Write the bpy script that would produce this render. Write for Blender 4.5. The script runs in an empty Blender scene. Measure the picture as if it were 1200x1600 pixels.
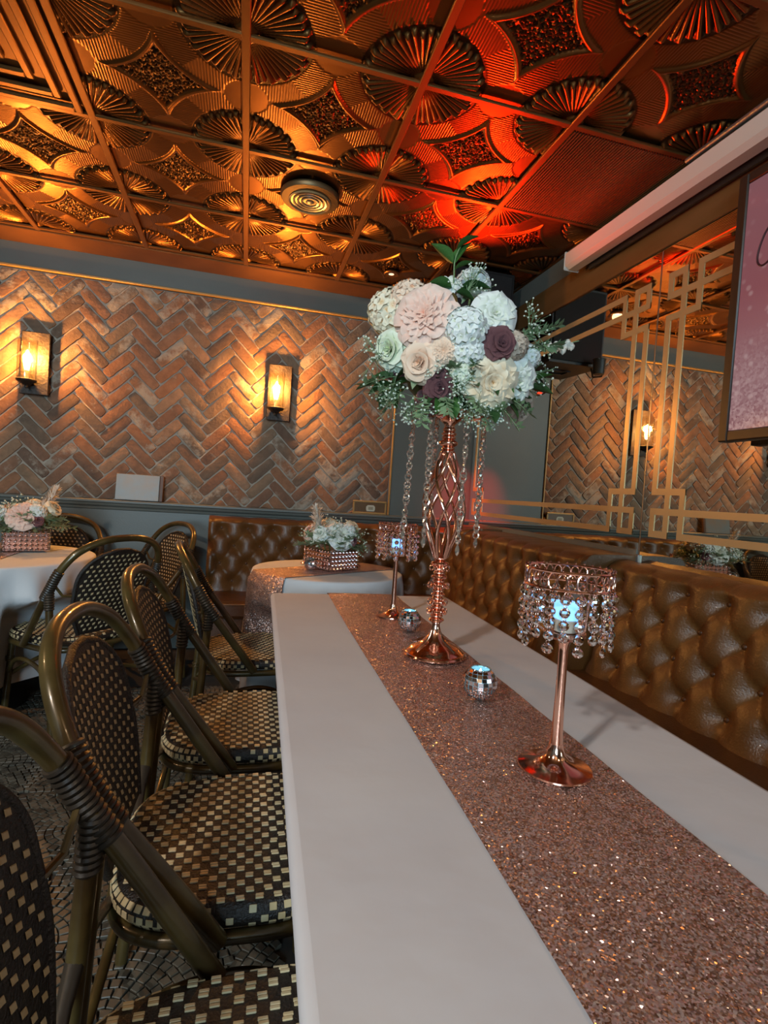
import bpy, math, random
import numpy as np
from mathutils import Vector, Matrix, Euler
random.seed(7); rng = np.random.default_rng(7)
S = bpy.context.scene
COL = S.collection
PI = math.pi

# ------------------------------------------------------------------ camera
XW, YB, ZC = 1.75, 3.948, 2.66          # right wall, back wall, ceiling
XL, YF = -3.13, -3.008                  # left wall, front wall (behind the camera)
SEAM = 2.025                            # joint between the two mirror panels
yaw, pit, rol = math.radians(14.71), math.radians(-1.80), math.radians(3.79)
fw = Vector((math.sin(yaw)*math.cos(pit), math.cos(yaw)*math.cos(pit), math.sin(pit)))
rt = Vector((math.cos(yaw), -math.sin(yaw), 0)); up = rt.cross(fw)
r2 = rt*math.cos(rol)+up*math.sin(rol); u2 = up*math.cos(rol)-rt*math.sin(rol)
cd = bpy.data.cameras.new('camera'); cam = bpy.data.objects.new('camera', cd); COL.objects.link(cam)
cd.sensor_fit = 'VERTICAL'; cd.sensor_height = 36; cd.lens = 832/1600*36; cd.clip_start = .02
cam.matrix_world = Matrix(((r2.x,u2.x,-fw.x,0),(r2.y,u2.y,-fw.y,0),(r2.z,u2.z,-fw.z,1.17),(0,0,0,1)))
S.camera = cam

# ------------------------------------------------------------------ world, lights, exposure
wd = bpy.data.worlds.new('world'); S.world = wd; wd.use_nodes = True
wd.node_tree.nodes['Background'].inputs[0].default_value = (.55,.75,1,1)
wd.node_tree.nodes['Background'].inputs[1].default_value = .6
S.view_settings.view_transform = 'Standard'; S.view_settings.look = 'None'
S.view_settings.exposure = 0.2; S.view_settings.gamma = 1; S.view_settings.use_curve_mapping = False
S.cycles.max_bounces = 8; S.cycles.diffuse_bounces = 4; S.cycles.glossy_bounces = 5
S.cycles.transmission_bounces = 6; S.cycles.transparent_max_bounces = 10
S.cycles.sample_clamp_indirect = 4; S.cycles.caustics_refractive = False; S.cycles.caustics_reflective = False

def light(name, kind, loc, energy, color, aim=None, **kw):
    d = bpy.data.lights.new(name, kind); d.energy = energy; d.color = color
    for k, v in kw.items(): setattr(d, k, v)
    o = bpy.data.objects.new(name, d); COL.objects.link(o); o.location = loc
    if aim is not None: o.rotation_euler = (Vector(aim)-Vector(loc)).to_track_quat('-Z','Y').to_euler()
    return o
# cool fill lamp for an unseen source, set in an added window behind the camera
light('cool_fill_light','AREA',(-1.15,YF-.10,1.55),140,(.66,.86,1),aim=(-1.15,2,1.2),shape='RECTANGLE',size=1.7,size_y=1.2)

# ------------------------------------------------------------------ mesh helpers
class MB:
    def __init__(s): s.v=[]; s.f=[]; s.n=0
    def add(s, V, F):
        V=np.asarray(V,float).reshape(-1,3); b=s.n
        s.v.append(V); s.f += [tuple(int(i)+b for i in f) for f in F]; s.n += len(V); return s
    def box(s, c, d, bev=0, R=None):
        hx,hy,hz=[q/2 for q in d]
        if bev<=0:
            V=[(x,y,z) for z in (-hz,hz) for y in (-hy,hy) for x in (-hx,hx)]
            F=[(0,2,3,1),(4,5,7,6),(0,1,5,4),(2,6,7,3),(0,4,6,2),(1,3,7,5)]
        else:
            b=min(bev,hx*.9,hy*.9,hz*.9); V=[];idx={}
            for sx in (-1,1):
                for sy in (-1,1):
                    for sz in (-1,1):
                        for a in range(3):
                            p=[sx*(hx-b),sy*(hy-b),sz*(hz-b)]; p[a]=(sx*hx,sy*hy,sz*hz)[a]
                            idx[sx,sy,sz,a]=len(V); V.append(p)
            F=[]
            for a in range(3):
                o=[i for i in range(3) if i!=a]
                for sg in (-1,1):
                    q=[]
                    for p1,p2 in ((-1,-1),(1,-1),(1,1),(-1,1)):
                        t=[0,0,0];t[a]=sg;t[o[0]]=p1;t[o[1]]=p2;q.append(idx[t[0],t[1],t[2],a])
                    if (sg<0)!=(a==1): q=q[::-1]
                    F.append(q)
            for a in range(3):      # edges along axis a
                o=[i for i in range(3) if i!=a]
                for p1 in (-1,1):
                    for p2 in (-1,1):
                        t0=[0,0,0];t0[o[0]]=p1;t0[o[1]]=p2
                        m=list(t0);m[a]=-1;P=list(t0);P[a]=1
                        q=[idx[(*m,o[0])],idx[(*P,o[0])],idx[(*P,o[1])],idx[(*m,o[1])]]
                        F.append(q)
            for sx in (-1,1):
                for sy in (-1,1):
                    for sz in (-1,1): F.append([idx[sx,sy,sz,a] for a in range(3)])
        V=np.array(V,float)
        if R is not None: V=V@np.array(R).T
        return s.add(V+np.array(c,float),F)
    def tube(s, path, r, n=10, closed=False, caps=True, flat=1.0):
        P=np.asarray(path,float); m=len(P); r=np.broadcast_to(np.asarray(r,float),(m,))
        if closed: T=np.roll(P,-1,0)-np.roll(P,1,0)
        else: T=np.gradient(P,axis=0)
        T/= np.linalg.norm(T,axis=1,keepdims=True)+1e-12
        a=np.array([0,0,1.]) if abs(T[0][2])<.9 else np.array([1.,0,0])
        N=np.cross(T[0],a); N/=np.linalg.norm(N); Ns=[]
        for t in T:
            N=N-t*(N@t); N/=np.linalg.norm(N)+1e-12; Ns.append(N.copy())
        Ns=np.array(Ns); B=np.cross(T,Ns)
        if closed:   # spread the twist so that the ends meet
            e=Ns[0]; tw=math.atan2(e@B[-1],e@Ns[-1])
            an=np.linspace(0,tw,m)[:,None]; Ns,B=Ns*np.cos(an)+B*np.sin(an),B*np.cos(an)-Ns*np.sin(an)
        th=np.linspace(0,2*PI,n,endpoint=False)
        V=P[:,None]+r[:,None,None]*(np.cos(th)[None,:,None]*Ns[:,None]+flat*np.sin(th)[None,:,None]*B[:,None])
        F=[];k=m if closed else m-1
        for i in range(k):
            for j in range(n):
                i2=(i+1)%m;j2=(j+1)%n; F.append((i*n+j,i*n+j2,i2*n+j2,i2*n+j))
        if caps and not closed: F.append(tuple(range(n))[::-1]); F.append(tuple((m-1)*n+j for j in range(n)))
        return s.add(V.reshape(-1,3),F)
    def lathe(s, prof, n=24, c=(0,0,0), caps=True):
        th=np.linspace(0,2*PI,n,endpoint=False); m=len(prof)
        V=[(c[0]+r*math.cos(t),c[1]+r*math.sin(t),c[2]+z) for r,z in prof for t in th]
        F=[(i*n+j,i*n+(j+1)%n,(i+1)*n+(j+1)%n,(i+1)*n+j) for i in range(m-1) for j in range(n)]
        if caps:
            if prof[0][0]>1e-5: F.append(tuple(range(n))[::-1])
            if prof[-1][0]>1e-5: F.append(tuple((m-1)*n+j for j in range(n)))
        return s.add(V,F)
    def grid(s, G, closed_u=False, flip=False):
        a,b=G.shape[:2]; F=[]
        for i in range(a if closed_u else a-1):
            for j in range(b-1):
                q=(i*b+j,((i+1)%a)*b+j,((i+1)%a)*b+j+1,i*b+j+1); F.append(q[::-1] if flip else q)
        return s.add(G.reshape(-1,3),F)
    def prism(s, poly, z0, z1, M=None):
        n=len(poly);V=[(x,y,z0) for x,y in poly]+[(x,y,z1) for x,y in poly]
        F=[tuple(range(n))[::-1],tuple(range(n,2*n))]+[(i,(i+1)%n,n+(i+1)%n,n+i) for i in range(n)]
        V=np.array(V,float)
        if M is not None: V=V@np.array(M[0]).T+np.array(M[1])
        return s.add(V,F)
    def mesh(s, name, m=None, smooth=True, angle=40):
        me=bpy.data.meshes.new(name); V=np.concatenate(s.v)
        me.from_pydata(V.tolist(),[],s.f)
        if smooth:
            me.polygons.foreach_set('use_smooth',[True]*len(me.polygons))
            if angle: me.set_sharp_from_angle(angle=math.radians(angle))
        if m is not None: me.materials.append(m)
        me.update(); return me
def link(name, me, parent=None, loc=(0,0,0), rot=(0,0,0)):
    o=bpy.data.objects.new(name,me); COL.objects.link(o); o.location=loc; o.rotation_euler=rot
    if parent is not None: o.parent=parent
    return o
def obj(name, mb, m, parent=None, loc=(0,0,0), rot=(0,0,0), smooth=True, angle=40):
    return link(name, mb.mesh(name,m,smooth,angle), parent, loc, rot)
def tag(o, label=None, cat=None, group=None, kind=None):
    for k,v in (('label',label),('category',cat),('group',group),('kind',kind)):
        if v: o[k]=v
    return o
def thing(name, label, cat, loc=(0,0,0), rz=0, group=None):
    return tag(link(name,None,None,loc,(0,0,rz)),label,cat,group)
def struct(name, mb, m, label, cat, smooth=False):
    return tag(obj(name,mb,m,smooth=smooth,angle=None),label,cat,kind='structure')
def copy_tree(o, parent=None):
    c=o.copy(); COL.objects.link(c); c.parent=parent
    for ch in o.children: copy_tree(ch,c)
    return c
def spline(pts, n=8, closed=False):
    P=np.array(pts,float); m=len(P); out=[]
    for i in range(m if closed else m-1):
        if closed: a,b,c,d=P[i-1],P[i],P[(i+1)%m],P[(i+2)%m]
        else: a,b,c,d=P[max(i-1,0)],P[i],P[i+1],P[min(i+2,m-1)]
        for t in np.linspace(0,1,n,endpoint=False):
            out.append(.5*((2*b)+(-a+c)*t+(2*a-5*b+4*c-d)*t*t+(-a+3*b-3*c+d)*t**3))
    if not closed: out.append(P[-1])
    return np.array(out)

# ------------------------------------------------------------------ materials
def newmat(name):
    m=bpy.data.materials.new(name); m.use_nodes=True; nt=m.node_tree
    return m,nt,nt.nodes['Principled BSDF']
def nd(nt, t, **kw):
    n=nt.nodes.new(t)
    for k,v in kw.items():
        if hasattr(n,k) and k not in n.inputs: setattr(n,k,v)
        else: n.inputs[k].default_value=v
    return n
def rgb(*c): return (*c,1)
def ramp(nt, fac, stops, interp='LINEAR'):
    r=nt.nodes.new('ShaderNodeValToRGB'); e=r.color_ramp.elements; r.color_ramp.interpolation=interp
    while len(e)<len(stops): e.new(.5)
    for k,(p,c) in enumerate(stops): e[k].position=p; e[k].color=c if len(c)==4 else (*c,1)
    nt.links.new(fac,r.inputs[0]); return r.outputs[0]
def coords(nt, kind='Object', scale=None):
    o=nt.nodes.new('ShaderNodeTexCoord').outputs[kind]
    if scale:
        mp=nt.nodes.new('ShaderNodeMapping'); mp.inputs['Scale'].default_value=scale; nt.links.new(o,mp.inputs[0]); o=mp.outputs[0]
    return o
def plain(name, c, rough=.5, metal=0, c2=None, nscale=8, bump=0, bscale=60, bdist=.01, spec=.5, coat=0, sheen=0, emis=None, estr=0, stretch=None):
    m,nt,b=newmat(name)
    b.inputs['Base Color'].default_value=rgb(*c); b.inputs['Roughness'].default_value=rough; b.inputs['Metallic'].default_value=metal
    b.inputs['Specular IOR Level'].default_value=spec; b.inputs['Coat Weight'].default_value=coat; b.inputs['Sheen Weight'].default_value=sheen
    co=coords(nt,'Object',stretch)
    if c2:
        n=nd(nt,'ShaderNodeTexNoise',Scale=nscale,Detail=4.0); nt.links.new(co,n.inputs['Vector'])
        nt.links.new(ramp(nt,n.outputs[0],[(.35,c),(.65,c2)]),b.inputs['Base Color'])
    if bump:
        n=nd(nt,'ShaderNodeTexNoise',Scale=bscale,Detail=5.0); nt.links.new(co,n.inputs['Vector'])
        bp=nd(nt,'ShaderNodeBump',Strength=bump,Distance=bdist); nt.links.new(n.outputs[0],bp.inputs['Height']); nt.links.new(bp.outputs[0],b.inputs['Normal'])
    if emis: b.inputs['Emission Color'].default_value=rgb(*emis); b.inputs['Emission Strength'].default_value=estr
    return m
def glassy(name, tint=(1,1,1), clear=.8, rough=.03):
    m,nt,b=newmat(name); nt.nodes.remove(b)
    out=nt.nodes['Material Output']; t=nd(nt,'ShaderNodeBsdfTransparent',Color=rgb(*tint)); g=nd(nt,'ShaderNodeBsdfGlossy',Roughness=rough)
    lw=nd(nt,'ShaderNodeLayerWeight',Blend=.5); pw=nd(nt,'ShaderNodeMath',operation='POWER'); pw.inputs[1].default_value=3.0; mx=nt.nodes.new('ShaderNodeMixShader')
    ml=nd(nt,'ShaderNodeMath',operation='MULTIPLY_ADD'); ml.inputs[1].default_value=.75; ml.inputs[2].default_value=1-clear
    nt.links.new(lw.outputs['Facing'],pw.inputs[0]); nt.links.new(pw.outputs[0],ml.inputs[0]); nt.links.new(ml.outputs[0],mx.inputs[0])
    nt.links.new(t.outputs[0],mx.inputs[1]); nt.links.new(g.outputs[0],mx.inputs[2]); nt.links.new(mx.outputs[0],out.inputs[0])
    return m

M={}
M['paint']=plain('blue_grey_paint',(.128,.138,.120),.42,c2=(.146,.155,.135),nscale=3,bump=.05,bscale=90)
M['gold_trim']=plain('gold_trim_paint',(.40,.25,.09),.4,metal=.3)
M['gold_line']=plain('gold_vinyl',(.52,.36,.17),.35,metal=.35)
M['wood_band']=plain('brown_wood_band',(.13,.065,.02),.38,c2=(.16,.08,.028),nscale=3,stretch=(6,1,6))
M['mortar']=plain('lime_mortar',(.46,.40,.32),.95,c2=(.34,.29,.23),nscale=14,bump=.6,bscale=70,spec=.2)
M['grout']=plain('dark_grout',(.045,.04,.034),.8)
M['cloth']=plain('white_tablecloth',(.62,.60,.60),.85,c2=(.58,.56,.57),nscale=4,bump=.13,bscale=5,bdist=.03,spec=.2)
M['cloth_round']=plain('white_round_cloth',(.68,.68,.68),.85,bump=.3,bscale=12,spec=.2)
M['rose_gold']=plain('rose_gold_metal',(.90,.52,.39),.12,1)
M['rose_gold2']=plain('rose_gold_satin',(.88,.55,.46),.18,1)
M['bamboo']=plain('bronze_bamboo_tube',(.115,.078,.024),.28,.25,c2=(.065,.038,.012),nscale=14,coat=.3)
M['binding']=plain('dark_wrap_binding',(.035,.026,.018),.4,bump=.1)
M['weave_dark']=plain('black_wicker',(.018,.013,.010),.42,bump=.5,bscale=220)
M['weave_pale']=plain('cream_wicker',(.62,.50,.30),.45,c2=(.55,.40,.2),nscale=20)
M['leather']=plain('brown_leather',(.15,.062,.016),.34,c2=(.11,.042,.011),nscale=9,bump=.25,bscale=160,coat=.04)
M['leather_d']=plain('brown_leather_seat',(.085,.032,.010),.33,bump=.2,bscale=160)
M['black']=plain('matt_black_plastic',(.012,.012,.012),.45,bump=.2,bscale=300)
M['black_metal']=plain('aged_black_iron',(.03,.026,.022),.45,.6,bump=.2,bscale=80)
M['white_plastic']=plain('white_plastic',(.62,.58,.50),.4)
M['grey_metal']=plain('grey_metal',(.32,.31,.29),.35,.8)
M['stem']=plain('green_stem',(.10,.20,.06),.5)
M['wood']=plain('dark_table_wood',(.10,.05,.025),.5,c2=(.06,.03,.015),nscale=10)
M['glass']=glassy('clear_glass',(1,.97,.9),.95)
M['pane']=glassy('window_pane',(.9,.97,1),.95)
M['sconce_wood']=plain('sconce_backplate',(.028,.02,.014),.55,bump=.5,bscale=60)
M['bulb']=plain('filament_bulb',(1,.8,.5),.4,emis=(1,.72,.33),estr=26)
M['candle_wax']=plain('bulb_sleeve',(.5,.38,.22),.5)
M['led_blue']=plain('led_flame',(.4,.7,1),.4,emis=(.16,.42,1),estr=1.5)
M['led_white']=plain('led_flame_tip',(1,1,1),.4,emis=(.75,.93,1),estr=9)
M['downlight']=plain('downlight_lens',(1,.9,.8),.4,emis=(1,.72,.48),estr=1.1)
M['lamp_white']=plain('downlight_lens_white',(1,1,1),.4,emis=(.9,.95,1),estr=6)
M['red_led']=plain('red_led_lens',(1,.1,.05),.3,emis=(1,.03,.01),estr=3)
M['mirror_tile']=plain('mirror_mosaic',(.86,.74,.74),.06,1)

def crystal():
    m,nt,b=newmat('cut_crystal'); b.inputs['Transmission Weight'].default_value=1.0; b.inputs['Roughness'].default_value=.02
    b.inputs['IOR'].default_value=1.55; b.inputs['Base Color'].default_value=rgb(1,.99,.98); b.inputs['Coat Weight'].default_value=.6
    return m
M['crystal']=crystal()
M['chain']=plain('champagne_crystal_chain',(.85,.74,.62),.1,.85)

def mirror_mat():
    m,nt,b=newmat('tinted_mirror'); b.inputs['Base Color'].default_value=rgb(.80,.78,.68); b.inputs['Metallic'].default_value=1; b.inputs['Roughness'].default_value=.015
    return m
M['mirror']=mirror_mat()

def brick_mat():
    m,nt,b=newmat('reclaimed_brick'); oi=nt.nodes.new('ShaderNodeObjectInfo'); co=coords(nt)
    mu=nd(nt,'ShaderNodeVectorMath',operation='ADD'); cb=nt.nodes.new('ShaderNodeCombineXYZ')
    ml=nd(nt,'ShaderNodeMath',operation='MULTIPLY'); ml.inputs[1].default_value=91
    nt.links.new(oi.outputs['Random'],ml.inputs[0])
    for i in range(3): nt.links.new(ml.outputs[0],cb.inputs[i])
    nt.links.new(co,mu.inputs[0]); nt.links.new(cb.outputs[0],mu.inputs[1]); v=mu.outputs[0]
    base=ramp(nt,oi.outputs['Random'],[(0,(.17,.115,.085)),(.12,(.27,.155,.10)),(.28,(.22,.15,.105)),(.42,(.32,.165,.095)),(.55,(.28,.19,.125)),(.68,(.235,.135,.09)),(.8,(.35,.22,.14)),(.9,(.20,.145,.105)),(1,(.29,.15,.095))],'CONSTANT')
    n1=nd(nt,'ShaderNodeTexNoise',Scale=16.0,Detail=6.0,Roughness=.65); nt.links.new(v,n1.inputs['Vector'])
    mx=nt.nodes.new('ShaderNodeMix'); mx.data_type='RGBA'; mx.blend_type='MULTIPLY'; mx.inputs[0].default_value=.8
    nt.links.new(base,mx.inputs[6]); nt.links.new(ramp(nt,n1.outputs[0],[(.3,(.62,.6,.58)),(.7,(1.18,1.12,1.05))]),mx.inputs[7])
    n2=nd(nt,'ShaderNodeTexNoise',Scale=11.0,Detail=8.0,Roughness=.7); nt.links.new(v,n2.inputs['Vector'])
    fr=nd(nt,'ShaderNodeMath',operation='FRACT'); m7=nd(nt,'ShaderNodeMath',operation='MULTIPLY'); m7.inputs[1].default_value=17.3
    nt.links.new(oi.outputs['Random'],m7.inputs[0]); nt.links.new(m7.outputs[0],fr.inputs[0])
    am=ramp(nt,fr.outputs[0],[(0,(0,0,0)),(.55,(.03,.03,.03)),(.8,(.12,.12,.12)),(1,(.25,.25,.25))])
    sm=nd(nt,'ShaderNodeMath',operation='ADD'); nt.links.new(n2.outputs[0],sm.inputs[0]); nt.links.new(am,sm.inputs[1])
    wm=ramp(nt,sm.outputs[0],[(.635,(0,0,0)),(.77,(.8,.8,.8))])
    m3=nt.nodes.new('ShaderNodeMix'); m3.data_type='RGBA'; nt.links.new(wm,m3.inputs[0]); nt.links.new(mx.outputs[2],m3.inputs[6]); m3.inputs[7].default_value=rgb(.42,.37,.29)
    nt.links.new(m3.outputs[2],b.inputs['Base Color']); b.inputs['Roughness'].default_value=.9; b.inputs['Specular IOR Level'].default_value=.2
    n4=nd(nt,'ShaderNodeTexNoise',Scale=55.0,Detail=6.0); nt.links.new(v,n4.inputs['Vector'])
    bp=nd(nt,'ShaderNodeBump',Strength=.7,Distance=.006); nt.links.new(n4.outputs[0],bp.inputs['Height']); nt.links.new(bp.outputs[0],b.inputs['Normal'])
    return m
M['brick']=brick_mat()

def copper_mat():
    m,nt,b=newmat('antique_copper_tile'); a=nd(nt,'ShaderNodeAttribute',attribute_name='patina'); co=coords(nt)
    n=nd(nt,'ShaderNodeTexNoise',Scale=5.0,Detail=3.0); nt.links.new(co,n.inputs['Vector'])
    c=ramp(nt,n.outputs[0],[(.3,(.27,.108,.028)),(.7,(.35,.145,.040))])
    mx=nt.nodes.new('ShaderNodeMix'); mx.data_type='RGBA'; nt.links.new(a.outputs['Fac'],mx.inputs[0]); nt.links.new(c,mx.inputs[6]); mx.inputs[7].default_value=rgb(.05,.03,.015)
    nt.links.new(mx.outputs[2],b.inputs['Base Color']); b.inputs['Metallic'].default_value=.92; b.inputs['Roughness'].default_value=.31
    return m
M['copper']=copper_mat()
M['copper_bar']=plain('copper_grid_bar',(.27,.115,.034),.42,.85)
M['copper_flat']=plain('copper_flat_strip',(.27,.11,.03),.45,.8,c2=(.22,.09,.025),nscale=6)
M['copper_dark']=plain('bronze_grille',(.20,.125,.055),.45,.7)
M['floor_tile']=None

def sequin():
    m,nt,b=newmat('rose_gold_sequins'); co=coords(nt)
    v=nd(nt,'ShaderNodeTexVoronoi',Scale=460.0); nt.links.new(co,v.inputs['Vector'])
    s1=nd(nt,'ShaderNodeVectorMath',operation='SUBTRACT'); s1.inputs[1].default_value=(.5,.5,.5); nt.links.new(v.outputs['Color'],s1.inputs[0])
    s2=nd(nt,'ShaderNodeVectorMath',operation='SCALE'); s2.inputs['Scale'].default_value=1.1; nt.links.new(s1.outputs[0],s2.inputs[0])
    g=nt.nodes.new('ShaderNodeNewGeometry'); s3=nd(nt,'ShaderNodeVectorMath',operation='ADD'); nt.links.new(g.outputs['Normal'],s3.inputs[0]); nt.links.new(s2.outputs[0],s3.inputs[1])
    s4=nd(nt,'ShaderNodeVectorMath',operation='NORMALIZE'); nt.links.new(s3.outputs[0],s4.inputs[0]); nt.links.new(s4.outputs[0],b.inputs['Normal'])
    n=nd(nt,'ShaderNodeTexNoise',Scale=40.0,Detail=3.0); nt.links.new(co,n.inputs['Vector'])
    w=nd(nt,'ShaderNodeTexWhiteNoise'); nt.links.new(v.outputs['Color'],w.inputs['Vector'])
    mm=nd(nt,'ShaderNodeMath',operation='ADD'); nt.links.new(n.outputs[0],mm.inputs[0]); nt.links.new(w.outputs[0],mm.inputs[1])
    nt.links.new(ramp(nt,mm.outputs[0],[(.35,(.26,.15,.125)),(.75,(.52,.33,.28)),(1.0,(.70,.50,.43))]),b.inputs['Base Color'])
    b.inputs['Metallic'].default_value=.72; b.inputs['Roughness'].default_value=.26
    return m
M['sequin']=sequin()

def petal(name, c, ctr, rough=.6):
    m,nt,b=newmat(name); a=nd(nt,'ShaderNodeAttribute',attribute_name='tip')
    nt.links.new(ramp(nt,a.outputs['Fac'],[(0,tuple(q*.75 for q in ctr)),(.35,tuple((p+q)/2 for p,q in zip(c,ctr))),(.8,c)]),b.inputs['Base Color'])
    b.inputs['Roughness'].default_value=rough; b.inputs['Subsurface Weight'].default_value=0.0; b.inputs['Specular IOR Level'].default_value=.25
    return m
M['p_blush']=petal('blush_petal',(.90,.67,.55),(.86,.36,.22))
M['p_cream']=petal('cream_petal',(.90,.80,.60),(.80,.46,.18))
M['p_peach']=petal('peach_petal',(.90,.69,.52),(.80,.40,.20))
M['p_white']=petal('white_petal',(.85,.86,.81),(.62,.66,.40))
M['p_green']=petal('pale_green_petal',(.82,.85,.68),(.50,.60,.25))
M['p_taupe']=petal('taupe_petal',(.55,.44,.34),(.42,.30,.22))
def glitter():
    m=petal('mauve_glitter_petal',(.38,.18,.19),(.15,.045,.06),.3); nt=m.node_tree; b=nt.nodes['Principled BSDF']; b.inputs['Metallic'].default_value=.35
    v=nd(nt,'ShaderNodeTexVoronoi',Scale=420.0); nt.links.new(coords(nt),v.inputs['Vector'])
    nt.links.new(ramp(nt,v.outputs['Distance'],[(.0,(.12,.12,.12)),(.3,(.5,.5,.5))]),b.inputs['Roughness'])
    bp=nd(nt,'ShaderNodeBump',Strength=.8,Distance=.002); nt.links.new(v.outputs['Distance'],bp.inputs['Height']); nt.links.new(bp.outputs[0],b.inputs['Normal'])
    return m
M['p_mauve']=glitter()
M['leaf']=plain('green_leaf',(.035,.105,.02),.42,c2=(.055,.15,.03),nscale=20)
M['leaf_d']=plain('dark_green_leaf',(.018,.055,.015),.4,c2=(.03,.08,.02),nscale=20)
M['leaf_p']=plain('sage_leaf',(.22,.30,.15),.55,c2=(.30,.36,.22),nscale=20)
M['baby']=plain('tiny_white_bloom',(.68,.74,.60),.6)
M['fern']=plain('pale_green_sprig',(.20,.30,.15),.6)
M['plume']=plain('pampas_plume',(.78,.70,.58),.8)
M['eucal']=plain('translucent_bud',(.72,.66,.55),.25)

def stone_mat():
    m,nt,b=newmat('mosaic_stone'); co=coords(nt,'Object'); oi=nt.nodes.new('ShaderNodeObjectInfo')
    v=nd(nt,'ShaderNodeTexVoronoi',Scale=38.0); nt.links.new(co,v.inputs['Vector'])
    n=nd(nt,'ShaderNodeTexNoise',Scale=2.5,Detail=4.0); nt.links.new(co,n.inputs['Vector'])
    h=nd(nt,'ShaderNodeSeparateColor'); nt.links.new(v.outputs['Color'],h.inputs[0])
    a=nd(nt,'ShaderNodeMath',operation='ADD'); nt.links.new(h.outputs[0],a.inputs[0]); nt.links.new(n.outputs[0],a.inputs[1])
    a2=nd(nt,'ShaderNodeMath',operation='MULTIPLY'); a2.inputs[1].default_value=.62; nt.links.new(a.outputs[0],a2.inputs[0])
    nt.links.new(ramp(nt,a2.outputs[0],[(.2,(.034,.028,.020)),(.5,(.075,.065,.048)),(.8,(.125,.108,.08))]),b.inputs['Base Color'])
    b.inputs['Roughness'].default_value=.45
    return m
M['floor_tile']=stone_mat()

# ================================================================== SETTING
# ---- floor
fl=struct('floor',MB().box(((XL+XW)/2,(YF+YB)/2,-.06),(XW-XL+.4,YB-YF+.4,.10)),M['grout'],'dark mosaic stone floor laid in scalloped fans','floor')
def fan_pieces():
    R=.24; w=.024; out=[]; x0,x1,y0,y1=-2.1,.15,.15,3.2
    rows=range(int(y0/(R))-2,int(y1/R)+1)
    for r in rows:
        cy=r*R; off=R if r%2 else 0
        for k in range(int(x0/(2*R))-1,int(x1/(2*R))+2):
            cx=k*2*R+off
            ring=0; rad=.018
            while rad+w<R-.001:
                rm=rad+w/2; n=max(5,int(2*PI*rm/.026)); 
                for j in range(n):
                    t0=2*PI*j/n; tm=t0+PI/n; px,py=cx+rm*math.cos(tm),cy+rm*math.sin(tm)
                    if not(x0<px<x1 and y0<py<y1): continue
                    # covered by a scallop of a nearer row?
                    hid=False
                    for dr in (1,2):
                        rr=r-dr; o2=R if rr%2 else 0; kk=round((px-o2)/(2*R))
                        if (px-kk*2*R-o2)**2+(py-rr*R)**2<(R-.004)**2: hid=True;break
                    if hid: continue
                    g=.0022; d=g/rm
                    q=[(rad+g/2,t0+d),(rad+w-g/2,t0+d),(rad+w-g/2,t0+2*PI/n-d),(rad+g/2,t0+2*PI/n-d)]
                    jt=lambda:random.uniform(-.0012,.0012)
                    out.append([(cx+a*math.cos(t)+jt(),cy+a*math.sin(t)+jt()) for a,t in q])
                rad+=w
    return out
def piece_mb(mb, q, z0=-.012):
    h=random.uniform(-.001,.001); c=np.mean(q,0); b=.0016
    top=[tuple(np.array(p)+(c-np.array(p))*.12) for p in q]
    V=[(x,y,z0) for x,y in q]+[(x,y,h-b) for x,y in q]+[(x,y,h) for x,y in top]
    F=[(8,9,10,11)]+[(i,(i+1)%4,4+(i+1)%4,4+i) for i in range(4)]+[(4+i,4+(i+1)%4,8+(i+1)%4,8+i) for i in range(4)]
    mb.add(V,F)
P=fan_pieces()
def ckey(q):
    c=np.mean(q,0); v=Vector((c[0],c[1],-1.17)); z=v.dot(fw); px=600+832*v.dot(r2)/z; py=800-832*v.dot(u2)/z
    see=(60<px<470 and 1180<py<1600)
    return (0 if see else 1, v.length)
P.sort(key=ckey)
for q in P[:290]:
    mb=MB(); piece_mb(mb,q); obj('mosaic_tile',mb,M['floor_tile'],fl,smooth=False)
mb=MB()
for q in P[290:]: piece_mb(mb,q)
tag(obj('mosaic_tiles',mb,M['floor_tile'],fl,smooth=False),kind='stuff')

# ---- back wall: painted wall with recessed brick panel
BX0,BX1,BZ0,BZ1=-2.35,1.062,1.02,2.475
wb=struct('wall_back',MB().box(((XL+XW)/2,YB+.09,ZC/2),(XW-XL+.3,.10,ZC+.02)),M['mortar'],'back wall with herringbone brick panel above blue grey wainscot','wall')
w=MB()
w.box(((XL+XW)/2,YB+.02,(BZ1+ZC)/2+.006),(XW-XL,.04,ZC-BZ1-.012))                # upper band
w.box(((XL+XW)/2,YB+.02,BZ0/2-.01),(XW-XL,.04,BZ0-.02))                  # wainscot
w.box(((BX1+.014+XW)/2,YB+.02,(BZ0+BZ1)/2),(XW-BX1-.014,.04,BZ1-BZ0+.01))    # pilaster by the corner
w.box(((XL+BX0)/2,YB+.02,(BZ0+BZ1)/2),(BX0-XL,.04,BZ1-BZ0+.01))
obj('painted_panel',w,M['paint'],wb,smooth=False)
obj('mortar_bed',MB().box(((BX0+BX1)/2,YB+.0345,(BZ0+BZ1)/2),(BX1-BX0,.013,BZ1-BZ0)),M['mortar'],wb,smooth=False)
w=MB()                                                                  # ledge on top of the wainscot
prof=[(0,.0),(-.045,0),(-.05,-.006),(-.05,-.018),(-.036,-.024),(-.03,-.04),(-.014,-.05),(-.010,-.065),(0,-.07)]
for k in range(len(prof)-1):
    (a,za),(b,zb)=prof[k],prof[k+1]
    w.add([(XL,YB+a,BZ0+za),(XW,YB+a,BZ0+za),(XW,YB+b,BZ0+zb),(XL,YB+b,BZ0+zb)],[(0,1,2,3)])
obj('ledge_moulding',w,M['paint'],wb,smooth=False)
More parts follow.
